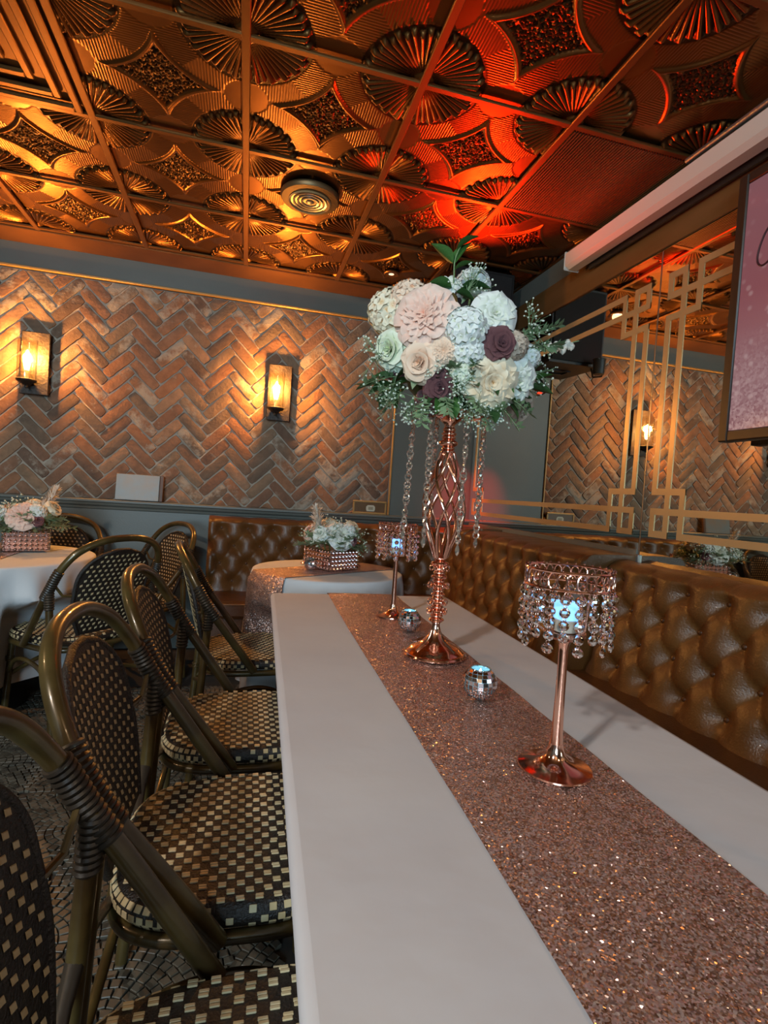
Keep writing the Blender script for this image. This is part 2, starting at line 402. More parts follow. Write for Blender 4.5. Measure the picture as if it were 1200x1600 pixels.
obj('gold_bead',MB().box(((BX0+BX1)/2,YB-.004,BZ1),(BX1-BX0+.03,.022,.016),.004),M['gold_trim'],wb)
obj('gold_bead',MB().box((BX1+.007,YB-.004,(BZ0+BZ1)/2),(.014,.02,BZ1-BZ0),.004),M['gold_trim'],wb)
def brick_mesh(poly_c, length, width, ang, clip, seed):
    """rounded irregular brick in the wall plane (x,z), clipped to the panel; returns MB in local coords or None"""
    r=random.Random(seed); hl,hw=length/2,width/2; n=7; pts=[]
    def jit(a): return r.uniform(-a,a)
    out=[]
    for k in range(n+1): out.append((-hl+2*hl*k/n,-hw+jit(.0022)))
    for k in range(1,3): out.append((hl+jit(.003),-hw+2*hw*k/3))
    for k in range(n+1): out.append((hl-2*hl*k/n,hw+jit(.0022)))
    for k in range(1,3): out.append((-hl+jit(.003),hw-2*hw*k/3))
    # soften the corners
    out=[(x*(1-.035*(abs(y)/hw)**6*(abs(x)/hl)**10),y*(1-.16*(abs(x)/hl)**14*(abs(y)/hw)**4)) for x,y in out]
    ca,sa=math.cos(ang),math.sin(ang); W=[(poly_c[0]+x*ca-y*sa,poly_c[1]+x*sa+y*ca) for x,y in out]
    for ax,lim,sg in clip:           # Sutherland-Hodgman
        R=[]; 
        for i in range(len(W)):
            a,b=W[i],W[(i+1)%len(W)]; da,db=(a[ax]-lim)*sg,(b[ax]-lim)*sg
            if da>=0: R.append(a)
            if da*db<0: t=da/(da-db); R.append((a[0]+(b[0]-a[0])*t,a[1]+(b[1]-a[1])*t))
        W=R
        if len(W)<3: return None
    A=.5*abs(sum(W[i][0]*W[(i+1)%len(W)][1]-W[(i+1)%len(W)][0]*W[i][1] for i in range(len(W))))
    if A<.0008: return None
    c=np.mean(W,0); n=len(W); mb=MB(); d=r.uniform(.012,.019); tl,tv=jit(.003),jit(.003)
    V=[];
    for s,dep in ((1.0,-.01),(1.0,d-.006),(.955,d-.001),(.80,d)):
        for x,z in W:
            X,Z=(x-c[0]),(z-c[1]); 
            # shrink by a constant-ish inset rather than by a ratio
            L=math.hypot(X,Z)+1e-6; k=1-(1-s)*(.06/L if L>.06 else 1)*.9
            V.append((X*k,-(dep+(tl*X+tv*Z)*3*(dep>0)+ (r.uniform(-.0008,.0008) if s<1 else 0)),Z*k))
    V.append((0,-(d+.0004),0)); F=[]
    for q in range(3):
        for i in range(n): F.append((q*n+i,q*n+(i+1)%n,(q+1)*n+(i+1)%n,(q+1)*n+i))
    for i in range(n): F.append((3*n+i,3*n+(i+1)%n,4*n))
    mb.add(V,F); return mb,c
def lay_bricks():
    L,W=.236,.0765; gap=.0095; s2=math.sqrt(.5); nb=0
    inner=[(0,BX0,1),(0,BX1-.002,-1),(1,BZ0,1),(1,BZ1-.012,-1)]; seed=0
    for a in range(-34,34):
        for b in range(-40,60):
            # a: pair index along, b: stack index.  H brick origin in rotated frame
            ox,oy=a*(L+W)+b*W, a*(W-L)+b*W
            for kind in (0,1):
                if kind==0: cx,cy=ox+L/2,oy+W/2; ang=PI/4
                else: cx,cy=ox+L+W/2,oy+W-L/2; ang=PI/4+PI/2
                X=(cx-cy)*s2*.97-.60; Z=(cx+cy)*s2*1.0+1.5      # rotate by 45 degrees
                if not(BX0-.13<X<BX1+.13 and BZ0-.13<Z<BZ1+.13): continue
                seed+=1
                res=brick_mesh((X,Z),L-gap,W-gap,ang,inner,seed)
                if res is None: continue
                mb,c=res
                obj('brick',mb,M['brick'],wb,(c[0],YB+.035,c[1]),angle=50); nb+=1
    return nb
NB=lay_bricks(); print('bricks',NB)

# ---- right wall
wr=struct('wall_right',MB().box((XW+.06,(YF+YB)/2,ZC/2),(.10,YB-YF+.2,ZC)),M['paint'],'right wall painted blue grey behind the mirrors','wall')
obj('painted_panel',MB().box((XW,(YF+YB)/2,(2.505+ZC)/2-.003),(.036,YB-YF-.01,ZC-2.505-.006)),M['paint'],wr,smooth=False)
obj('wood_band',MB().box((XW-.004,(YF+YB)/2,2.42),(.05,YB-YF-.01,.17),.004),M['wood_band'],wr)
obj('painted_ledge',MB().box((XW-.002,(SEAM+YB)/2,.985),(.05,YB-SEAM-.01,.03),.004),M['paint'],wr)
wl=struct('wall_left',MB().box((XL-.05,(YF+YB)/2,ZC/2),(.10,YB-YF+.2,ZC)),M['paint'],'left wall painted blue grey, outside the view','wall')
# ---- front wall with a window added to carry the cool fill (behind the camera)
wx0,wx1,wz0,wz1=-2.05,-.25,.90,2.20; f=MB(); yc=YF-.06
f.box(((XL+wx0)/2,yc,ZC/2),(wx0-XL,.12,ZC)).box(((wx1+XW)/2,yc,ZC/2),(XW-wx1,.12,ZC))
f.box(((wx0+wx1)/2,yc,wz0/2),(wx1-wx0,.12,wz0)).box(((wx0+wx1)/2,yc,(wz1+ZC)/2),(wx1-wx0,.12,ZC-wz1))
struct('wall_front',f,M['paint'],'front wall with an added window, behind the viewpoint','wall')
win=tag(thing('added_window','window added behind the viewpoint to carry the cool fill light','window',((wx0+wx1)/2,YF-.03,wz0)),kind='structure')
f=MB(); ww,wh=wx1-wx0,wz1-wz0
for x in (-ww/2+.025,0,ww/2-.025): f.box((x,0,wh/2),(.05,.05,wh-.004))
for z in (.025,wh-.025): f.box((0,0,z),(ww-.004,.06,.05))
obj('window_frame',f,M['black_metal'],win,smooth=False)
obj('pane',MB().box((0,0.01,wh/2),(ww-.06,.006,wh-.06)),M['pane'],win,smooth=False)

# ---- ceiling: copper tiles in a grid
ce=struct('ceiling',MB().box(((XL+XW)/2,(YF+YB)/2,ZC+.06),(XW-XL+.3,YB-YF+.3,.05)),M['copper_flat'],'embossed copper tile ceiling in a grid','ceiling')
T=.61; GX0,GY0=-.08,1.262
def tile_mesh(N=176):
    g=np.linspace(0,T,N); U,Vv=np.meshgrid(g,g,indexing='ij')
    a=np.minimum(U,T-U); b=np.minimum(Vv,T-Vv); r=np.hypot(a,b); th=np.arctan2(b,a)
    h=np.zeros_like(r); pat=np.zeros_like(r)
    # ribbed field
    rib=.5+.5*np.cos(2*PI*np.minimum(a,b)/.0105)
    fieldm=(r>.215)&(r<.318)&(np.minimum(a,b)<.24)
    loz=(np.abs(np.maximum(a,b)-.305)<.075)&(np.minimum(a,b)<.10)&(np.hypot(np.maximum(a,b)-.305,np.minimum(a,b))<.085)
    fm=fieldm&~loz
    h=np.where(fm,h+.0022*rib,h); pat=np.where(fm,.30*(1-rib),pat)
    # rosette fan
    nr=12; ph=th/(PI/2)*nr; saw=np.abs(np.sin(ph*PI)); odd=(np.floor(ph)%2)
    rend=.216-.012*odd
    fan=(r>.038)&(r<rend)&(saw>-1)
    lift=np.clip((r-.02)/.18,0,1)
    hf=.0005+.015*lift*np.clip(saw*1.5-.5,0,1)**.6+.002
    edge=np.clip((rend-r)/.012,0,1)**.5
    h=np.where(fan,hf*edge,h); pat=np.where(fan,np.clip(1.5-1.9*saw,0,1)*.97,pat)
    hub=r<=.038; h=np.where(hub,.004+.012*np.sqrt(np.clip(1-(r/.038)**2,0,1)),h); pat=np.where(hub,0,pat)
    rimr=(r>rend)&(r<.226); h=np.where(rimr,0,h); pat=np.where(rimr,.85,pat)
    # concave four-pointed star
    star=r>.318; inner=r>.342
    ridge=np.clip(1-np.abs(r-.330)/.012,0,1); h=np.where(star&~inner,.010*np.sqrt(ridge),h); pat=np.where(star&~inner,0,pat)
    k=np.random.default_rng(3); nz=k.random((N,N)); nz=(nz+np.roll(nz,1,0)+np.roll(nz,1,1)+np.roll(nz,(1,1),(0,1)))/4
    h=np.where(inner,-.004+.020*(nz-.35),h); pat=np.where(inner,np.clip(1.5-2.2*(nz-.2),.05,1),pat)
    V=np.stack([U-T/2,Vv-T/2,-h],-1)
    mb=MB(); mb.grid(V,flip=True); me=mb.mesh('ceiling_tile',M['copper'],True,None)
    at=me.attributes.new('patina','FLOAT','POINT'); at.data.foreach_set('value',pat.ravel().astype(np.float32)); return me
TM=tile_mesh()
i0,i1,j0,j1=-5,3,-1,4
for i in range(i0,i1):
    for j in range(j0,j1):
        if (i,j) in ((-2,1),(2,1)): continue
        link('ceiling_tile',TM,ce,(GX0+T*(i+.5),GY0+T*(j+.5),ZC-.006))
strip=MB().box(((XL+XW)/2,(GY0+4*T+.02+YB)/2,ZC-.014),(XW-XL,YB-GY0-4*T-.02,.04))
obj('border_strip',strip,M['copper_flat'],ce,smooth=False)
obj('plain_panel',MB().box(((XL+XW)/2,(YF+GY0-T)/2,ZC),(XW-XL,GY0-T-YF,.03)),M['copper_flat'],ce,smooth=False)
# last part-tiles behind the back row of rosettes, seen as half fans
for i in range(i0,i1+1):
    obj('grid_bar',MB().box((0,0,0),(.030,GY0+4*T-(GY0-T)+.24,.014),.003),M['copper_bar'],ce,(GX0+T*i-(.012 if i==i1 else 0)+(.012 if i==i0 else 0),(GY0-T+GY0+4*T+.24)/2,ZC-.022))
for j in range(j0,j1+1):
    obj('grid_bar',MB().box((0,0,0),(XW-XL-.02,.026,.012),.003),M['copper_bar'],ce,((XL+XW)/2,GY0+T*j,ZC-.0215))

# ================================================================== CEILING FITTINGS
# square stepped vent in one tile, top left
v=thing('air_vent','square stepped bronze air vent in the ceiling, cut off at the upper left','air vent',(GX0+T*-1.5,GY0+T*1.5,ZC-.03))
for k,(s,z) in enumerate(((.56,0.0),(.44,.004),(.30,.008),(.16,.012))):
    f=MB(); wv=.028
    for sg in (-1,1):
        f.box((sg*(s/2-wv/2),0,z),(wv,s,.016),.004); f.box((0,sg*(s/2-wv/2),z),(s-2*wv,wv,.016),.004)
    obj('vent_ring',f,M['copper_bar'],v)
obj('vent_backing',MB().box((0,0,.022),(.58,.58,.01)),M['copper_flat'],v,smooth=False)
# slatted return grille right of the red-lit bars
v=thing('return_grille','rectangular bronze slatted return grille in the red-lit ceiling','air vent',(GX0+T*2.5-.004,GY0+T*1.5,ZC-.022))
obj('grille_panel',MB().box((0,0,.006),(.57,.58,.010)),M['copper_dark'],v,smooth=False)
f=MB()
for k in range(44): f.box((-.275+.55*k/43,0,-.002),(.006,.57,.008))
tag(obj('slats',f,M['copper_dark'],v,smooth=False),kind='stuff')
# round diffuser
v=thing('ceiling_diffuser','round ringed air diffuser on the copper ceiling above the right sconce','air vent',(.232,2.745,ZC-.02))
obj('outer_collar',MB().lathe([(.118,0),(.145,0),(.147,-.012),(.140,-.024),(.104,-.03),(.10,-.022),(.118,-.006)],40),M['copper_dark'],v)
obj('rim',MB().lathe([(.098,-.022),(.106,-.033),(.100,-.038),(.095,-.03)],40),M['gold_line'],v)
for k,rr in enumerate((.080,.060,.040)):
    obj('diffuser_ring',MB().lathe([(rr-.006,-.026),(rr-.005,-.034),(rr+.004,-.036),(rr+.005,-.028)],36),M['grey_metal'],v)
obj('hub',MB().lathe([(.02,-.016),(.02,-.032),(.012,-.036),(0.0001,-.036)],24),M['grey_metal'],v)
obj('throat',MB().lathe([(.104,-.020),(.0001,-.020)],32,caps=False),M['black'],v)
# downlights
def downlight(loc,label,lens,power,color,size,aim=None):
    v=thing('downlight',label,'ceiling light',loc)
    obj('bezel',MB().lathe([(.034,0),(.05,0),(.052,-.008),(.046,-.013),(.036,-.010)],28),M['copper_bar'],v)
    obj('lens',MB().lathe([(.036,-.005),(.036,-.009),(.0001,-.011)],24),lens,v)
    if power:
        o=light('downlight_beam','SPOT',(loc[0],loc[1],loc[2]-.03),power,color,aim or (loc[0],loc[1],0),spot_size=math.radians(150),spot_blend=.6,shadow_soft_size=size)
    return v
downlight((.854,3.471,ZC-.018),'small round downlight in the ceiling beside the centrepiece foliage',M['downlight'],3,(1,.6,.3),.035)
downlight((-1.7,-.85,ZC-.015),'round white downlight behind the viewpoint, over the aisle',M['lamp_white'],205,(.98,.95,.90),.08,aim=(.3,.9,.7))
downlight((.9,-1.2,ZC-.015),'round warm downlight behind the viewpoint, over the long table',M['downlight'],34,(1,.70,.44),.08)
downlight((-2.3,1.4,ZC-.015),'round warm downlight over the left side of the room',M['downlight'],34,(1,.66,.38),.08)

# ================================================================== WALL SCONCES
def sconce(x,z,label):
    t=thing('wall_sconce',label,'wall lamp',(x,YB-.012,z),group='wall sconces on the brick')
    obj('backplate',MB().box((.012,-.008,0),(.165,.014,.40),.004),M['sconce_wood'],t)
    obj('arm',MB().tube([(-.01,-.02,-.135),(-.01,-.055,-.15),(-.01,-.072,-.142)],.010,10),M['black_metal'],t)
    obj('cup',MB().lathe([(.0001,-.150),(.022,-.150),(.028,-.143),(.055,-.128),(.058,-.118),(.050,-.114),(.0001,-.118)],28,(-.012,-.072,0)),M['black_metal'],t)
    obj('knob',MB().lathe([(.0001,-.172),(.008,-.168),(.009,-.158),(.005,-.150)],14,(-.012,-.072,0)),M['black_metal'],t)
    g=MB().lathe([(.052,-.114),(.052,.128),(.0535,.131),(.0545,.128),(.0545,-.114)],32,(-.012,-.072,0),caps=False)
    obj('glass_shade',g,M['glass'],t)
    obj('candle_sleeve',MB().lathe([(.012,-.116),(.012,-.062),(.010,-.058)],18,(-.012,-.072,0)),M['candle_wax'],t)
    obj('bulb',MB().lathe([(.0095,-.058),(.014,-.045),(.0185,-.02),(.0185,.005),(.014,.035),(.007,.058),(.0015,.07),(.0001,.071)],20,(-.012,-.072,0)),M['bulb'],t)
    o=light('bulb_glow','POINT',(x-.012,YB-.012-.072,z+.03),84,(1,.42,.09),shadow_soft_size=.03); 
    return t
sconce(-1.365,1.868,'lit glass cylinder sconce on the brick wall, at the left edge')
sconce(.185,1.852,'lit glass cylinder sconce on the brick wall, between aisle and centrepiece')

# ================================================================== MIRRORS ON THE RIGHT WALL
MZ0,MZ1=1.0,2.333
def mirror_panel(y0,y1,label,z0):
    t=thing('wall_mirror',label,'mirror',(XW-.012,0,0),group='mirror panels on the right wall')
    obj('mirror_glass',MB().box((-.004,(y0+y1)/2,(z0+MZ1)/2),(.008,y1-y0-.004,MZ1-z0)),M['mirror'],t,smooth=False)
    lw=.028
    def seg(ya,za,yb,zb):
        hor=abs(yb-ya)>abs(zb-za)
        obj('gold_line',MB().box((-.0094,(ya+yb)/2,(za+zb)/2),(.0026 if hor else .0030,abs(yb-ya)+lw,abs(zb-za)+lw)),M['gold_line'],t,smooth=False)
    a=(.062,.140,.220); b=(1.078,1.177,1.263); c=(2.198,2.110,2.015)
    Lf=[y0+q for q in a]; Rt=[y1-q for q in a]
    for A in (Lf,Rt):
        seg(A[0],b[2],A[0],c[2]); seg(A[1],b[0],A[1],c[0])
        for B in (b,c):
            seg(A[0],B[2],A[2],B[2]); seg(A[2],B[2],A[2],B[0]); seg(A[0],B[1],A[0],B[0]); seg(A[0],B[0],A[1],B[0])
    for B in (b,c):
        seg(Lf[2],B[0],Rt[2],B[0]); seg(Lf[0],B[1],Rt[0],B[1])
    return t
mirror_panel(SEAM+.003,YB-.02,'large mirror panel with gold deco lines, nearest the room corner',1.0)
mirror_panel(SEAM-1.95,SEAM-.003,'mirror panel with gold deco lines, partly behind the television',.93)
mirror_panel(SEAM-3.9,SEAM-1.956,'mirror panel with gold deco lines beside the viewpoint, out of view',.93)
tag(obj('mirror_joint_post',MB().box((XW-.022,SEAM,.955),(.018,.022,.05),.003).box((XW-.0185,SEAM,1.65),(.004,.006,1.36)),M['grey_metal']),'thin grey metal joint strip between the two mirror panels','trim')

# ================================================================== TELEVISION, SCREEN CASE, CABLE
def screen_mat():
    m,nt,b=newmat('pink_glitter_screen'); co=coords(nt); sp=nt.nodes.new('ShaderNodeSeparateXYZ'); nt.links.new(co,sp.inputs[0])
    z=nd(nt,'ShaderNodeMapRange'); z.inputs[1].default_value=-.46; z.inputs[2].default_value=.46; nt.links.new(sp.outputs[2],z.inputs[0])
    base=ramp(nt,z.outputs[0],[(0,(.30,.12,.16)),(.25,(.42,.20,.22)),(.55,(.36,.11,.13)),(1,(.33,.13,.15))])
    v1=nd(nt,'ShaderNodeTexVoronoi',Scale=26.0); v2=nd(nt,'ShaderNodeTexVoronoi',Scale=120.0); 
    for v in (v1,v2): nt.links.new(co,v.inputs['Vector'])
    s1=ramp(nt,v1.outputs['Distance'],[(.16,(.8,.8,.8)),(.32,(0,0,0))])
    sc=nd(nt,'ShaderNodeSeparateColor'); nt.links.new(v1.outputs['Color'],sc.inputs[0])
    lo=ramp(nt,z.outputs[0],[(.0,(1,1,1)),(.45,(.7,.7,.7)),(.75,(.12,.12,.12))])
    k1=nd(nt,'ShaderNodeMath',operation='MULTIPLY'); nt.links.new(s1,k1.inputs[0]); nt.links.new(sc.outputs[0],k1.inputs[1])
    k2=nd(nt,'ShaderNodeMath',operation='MULTIPLY'); nt.links.new(k1.outputs[0],k2.inputs[0]); nt.links.new(lo,k2.inputs[1])
    mx=nt.nodes.new('ShaderNodeMix'); mx.data_type='RGBA'; nt.links.new(k2.outputs[0],mx.inputs[0]); nt.links.new(base,mx.inputs[6]); mx.inputs[7].default_value=rgb(.85,.62,.60)
    lo2=ramp(nt,z.outputs[0],[(.05,(.8,.8,.8)),(.28,(.35,.35,.35)),(.42,(0,0,0))]); sc2=nd(nt,'ShaderNodeSeparateColor'); nt.links.new(v2.outputs['Color'],sc2.inputs[0])
    k3=nd(nt,'ShaderNodeMath',operation='MULTIPLY'); nt.links.new(sc2.outputs[1],k3.inputs[0]); nt.links.new(lo2,k3.inputs[1])
    m2=nt.nodes.new('ShaderNodeMix'); m2.data_type='RGBA'; nt.links.new(k3.outputs[0],m2.inputs[0]); nt.links.new(mx.outputs[2],m2.inputs[6]); m2.inputs[7].default_value=rgb(.75,.5,.5)
    nt.links.new(m2.outputs[2],b.inputs['Emission Color']); b.inputs['Emission Strength'].default_value=.48
    b.inputs['Base Color'].default_value=rgb(.02,.02,.02); b.inputs['Roughness'].default_value=.15; b.inputs['Specular IOR Level'].default_value=.2
    return m
tx,ty0,ty1,tz0,tz1=1.655,.05,1.567,1.440,2.375
t=thing('television','dark framed television showing pink glitter, cut off at the right edge','television',(tx,(ty0+ty1)/2,(tz0+tz1)/2))
H,Wd=tz1-tz0,ty1-ty0; fr=MB(); fb=.038
for sg in (-1,1):
    fr.box((0,sg*(Wd/2-fb/2),0),(.045,fb,H),.004); fr.box((0,0,sg*(H/2-fb/2)),(.045,Wd-2*fb,fb),.004)
obj('frame',fr,M['wood_band'] if False else plain('tv_dark_frame',(.03,.018,.012),.4),t)
obj('screen',MB().box((-.006,0,0),(.02,Wd-2*fb,H-2*fb)),screen_mat(),t,smooth=False)
obj('back_casing',MB().box((.035,0,-.01),(.03,Wd-.16,H-.2),.006),M['black'],t)
obj('wall_bracket',MB().box((.062,0,0),(.03,.3,.3),.004),M['black'],t)
# cursive letter on the screen (only its left stroke is in view)
def stroke(pts,r=.0035): return MB().tube(spline(pts,8),r,6,flat=1)
cl=[(-.0172,Wd/2-fb-a_,b_) for a_,b_ in ((.160,.245),(.125,.262),(.085,.235),(.062,.185),(.058,.140),(.078,.118),(.115,.135),(.16,.17))]
obj('lettering',stroke(cl),plain('dark_script',(.05,.01,.015),.5),t)
# projector screen housing
t=thing('projection_screen_case','long white roller screen case under the ceiling on the right wall','screen',(0,0,0))
y0c,y1c=-.4,2.60
poly=[(1.600,2.47),(1.622,2.452),(1.672,2.452),(1.690,2.47),(1.690,2.535),(1.672,2.55),(1.622,2.55),(1.600,2.535)]
V=[(x,y,z) for y in (y0c,y1c) for x,z in poly]; n=8
obj('casing',MB().add(V,[tuple(range(8)),tuple(range(15,7,-1))]+[(i+8,(i+1)%8+8,(i+1)%8,i) for i in range(8)]),M['white_plastic'],t,angle=30)
obj('end_cap',MB().box((1.645,y1c+.006,2.50),(.094,.012,.10),.01),M['white_plastic'],t)
f=MB()
for z in (2.488,2.515): f.tube([(1.632,y1c+.010,z),(1.632,y1c+.016,z)],.006,10)
obj('screw',f,M['black'],t)
obj('slot',MB().box((1.698,(y0c+y1c)/2-.03,2.450),(.012,y1c-y0c-.1,.03)),M['black'],t,smooth=False)
for yy in (2.3,.9): obj('bracket',MB().box((1.70,yy,2.53),(.05,.04,.05),.003),M['black_metal'],t)
obj('conduit',MB().tube([(1.66,1.85,ZC-.055),(1.66,-.4,ZC-.055)],.012,10),M['grey_metal'],t)
tag(obj('cable',MB().tube(spline([(XW-.027,2.17,2.485),(XW-.035,2.0,2.470),(XW-.036,1.86,2.478),(XW-.030,1.72,2.50),(XW-.027,1.55,2.535)],8),.0045,8),M['white_plastic']),'thin white cable sagging along the right wall under the screen case','cable')

# ================================================================== LOUDSPEAKER AND RED LIGHT IN THE CORNER
t=thing('loudspeaker','black loudspeaker hung in the far ceiling corner behind the flowers','speaker',(1.385,3.37,2.372),math.radians(0))
pl=[(-.20,-.22),(.20,-.22),(.16,.20),(-.16,.20)]
obj('cabinet',MB().prism(pl,-.252,.252),M['black'],t,smooth=False)
obj('grille',MB().box((0,-.226,0),(.37,.012,.47),.004),plain('speaker_mesh',(.01,.01,.01),.6,bump=.6,bscale=500),t)
f=MB()
for sg in (-1,1): f.box((0,sg*.045-.0,-.254),(.14,.012,.010)); f.box((sg*.07,0,-.254),(.012,.1,.010))
obj('handle_recess',f,plain('speaker_handle',(.05,.03,.03),.4),t,smooth=False)
obj('mount_bracket',MB().box((0,0,.262),(.06,.25,.02)).box((0,.0,.27),(.12,.12,.010)),M['black_metal'],t,smooth=False)
def red_lamp(loc,label,tilt):
    t=thing('red_stage_light',label,'stage light',loc,group='red stage lamps in the corner')
    obj('housing',MB().lathe([(.0001,-.05),(.034,-.048),(.038,-.03),(.038,.04),(.043,.05),(.036,.048),(.032,.04),(.0001,.04)],24),M['black'],t,(0,0,0),tilt)
    obj('lens',MB().lathe([(.0001,.044),(.032,.042)],20,caps=False),M['red_led'],t,(0,0,0),tilt)
    return t
t=red_lamp((1.27,3.06,2.10),'small black stage lamp throwing red light up at the ceiling in front of the loudspeaker',(0,0,0))
obj('yoke',MB().tube([(-.044,0,0),(-.046,.03,-.05),(-.03,.10,-.045),(-.03,.13,.03)],.006,8),M['black_metal'],t)
light('red_beam_up','SPOT',(1.27,3.06,2.16),74,(1,.035,.004),(1.10,2.34,2.66),spot_size=math.radians(84),spot_blend=.6,shadow_soft_size=.025)
t=red_lamp((1.44,3.50,2.03),'small black stage lamp aimed red at the room corner below the loudspeaker',(PI*.86,.25,0))
obj('yoke',MB().tube([(-.04,0,0),(-.046,0,.05),(-.036,.0,.088),(.036,0,.088),(.046,0,.05),(.04,0,0)],.005,8),M['black_metal'],t)
light('red_beam_down','SPOT',(1.45,3.53,1.975),95,(1,.045,.02),(1.70,3.93,.84),spot_size=math.radians(40),spot_blend=1.0,shadow_soft_size=.012)

# ================================================================== BANQUETTES
def tuft(Sv,Tv,dx,dy,t1,tN):
    """puffed diamond tufting; Sv along, Tv up from the seat; buttons rows at t1, t1+dy ... tN"""
    tt=Tv-t1; p=Sv/dx+tt/(2*dy); q=Sv/dx-tt/(2*dy)
    sp=np.abs(np.sin(PI*p)); sq=np.abs(np.sin(PI*q)); dia=(sp*sq)**.5
    pi_,qi=np.round(p),np.round(q); bs=(pi_+qi)/2*dx; bt=(pi_-qi)*dy
    d2=((Sv-bs)/(dx*.16))**2+((tt-bt)/(dy*.2))**2
    h=.45*dia+.55*(1-np.exp(-d2*.4))
    # vertical pleats past the outer button rows
    row=round((tN-t1)/dy); offT=.5*(row%2)
    plt=np.abs(np.sin(PI*(Sv/dx-offT)))**.5; plb=np.abs(np.sin(PI*Sv/dx))**.5
    ht=.35+.65*plt; hb=.35+.65*plb
    wt=np.clip((Tv-tN)/(dy*.5),0,1); wb_=np.clip((t1-Tv)/(dy*.5),0,1)
    h=h*(1-wt)+ht*wt; h=h*(1-wb_)+hb*wb_
    return h
def banquette(name,label,length,loc,rz,z_top,thick_top,lean,rows,t1,dx,dy,cap,seatd=.46,seat=True):
    """local frame: x along, y toward the sitter is negative; back face near y=0 is the wall side"""
    t=thing(name,label,'banquette',loc,rz); zs=.455; Hh=z_top-zs
    ns=int(length/.0115); s=np.linspace(0,length,ns)
    prof=[]  # (offset y, z, t for tuft, amp)
    nt_=46
    for k in range(nt_):
        tz=Hh*.985*k/(nt_-1); prof.append((-thick_top-lean*(1-tz/Hh),zs+tz,tz,1.0))
    r=min(.03,thick_top*.45)
    for k in range(1,8):
        a=PI/2*k/7; prof.append((-thick_top+r*(1-math.cos(a))*1.0,zs+Hh*.985+r*.8*math.sin(a),Hh+.02*k/7,1-k/7*.75))
    prof.append((-thick_top*.45,zs+Hh*.985+r*.8+.003,Hh+.05,.12)); prof.append((0,zs+Hh*.985+r*.8+(cap if cap>0 else 0),Hh+.06,0.0))
    G=np.zeros((ns,len(prof),3)); Sm=np.repeat(s[:,None],len(prof),1); Tm=np.repeat(np.array([p[2] for p in prof])[None],ns,0)
    tN=t1+dy*(rows-1); h=tuft(Sm,np.minimum(Tm,Hh),dx,dy,t1,tN)
    for j,(y,z,tt,am) in enumerate(prof):
        G[:,j,0]=s; G[:,j,1]=y-(.052*h[:,j])*am; G[:,j,2]=z+.012*h[:,j]*(1-am)*(1 if am>0 else 0)
    e=np.minimum(np.minimum(Sm,length-Sm)/.03,1)**.5            # round the ends
    G[:,:,1]=G[:,:,1]*1.0+ (1-e)*.03*(np.array([p[3] for p in prof])[None])
    m=MB(); m.grid(G)
    # end faces
    for si,fl_ in ((0,False),(ns-1,True)):
        ring=[tuple(G[si,j]) for j in range(len(prof))]+[(s[si],0,zs)]
        m.add(ring,[tuple(range(len(ring)))[::-1] if fl_ else tuple(range(len(ring)))])
    obj('backrest',m,M['leather'],t,angle=None)
    bm=MB().lathe([(.0001,.006),(.007,.0045),(.011,0),(.010,-.006)],12).mesh('button',M['leather_d'])
    for rw in range(rows):
        tt=t1+rw*dy; x=(dx/2 if rw%2 else 0)
        while x<length-.03:
            if x>.03:
                y=-thick_top-lean*(1-tt/Hh); b=link('button',bm,t,(x,y-.004,zs+tt),(PI/2,0,0))
            x+=dx
    if not seat: return t
    m=MB(); m.box((length/2,-thick_top-seatd/2-.02,zs-.045),(length-.004,seatd,.11),.022)
    obj('seat_cushion',m,M['leather_d'],t)
    obj('plinth',MB().box((length/2,-thick_top-seatd/2+.0,.20),(length-.01,seatd-.06,.398)),M['leather_d'],t,smooth=False)
    pp=MB().tube([(0.0,-thick_top-seatd-.02,zs-.01),(length,-thick_top-seatd-.02,zs-.01)],.006,8)
    obj('piping',pp,M['leather'],t)
    return t
# along the back wall (local x = world x)
banquette('banquette','tufted brown leather banquette along the back wall behind the round table',XW-.03-(-.225),(-.225,YB-.052,0),0,.925,.13,.05,4,.07,.172,.118,0.0,.42)
# along the right wall: local x runs toward the camera
banquette('banquette','tufted brown leather banquette under the corner mirror, far half of the right wall',3.325-2.03,(XW-.03,3.325,0),-PI/2,.945,.24,.07,4,.07,.168,.118,.012,.44)
banquette('banquette','tufted brown leather banquette beside the long table, near half of the right wall',3.4,(XW-.03,2.025,0),-PI/2,.925,.115,.09,4,.07,.172,.118,0.0,.46)
banquette('banquette','short tufted leather corner back cushion where the two banquettes meet',.38,(XW-.03,3.71,.012),-PI/2,.945,.24,.0,4,.07,.168,.118,.012,.44,seat=False)

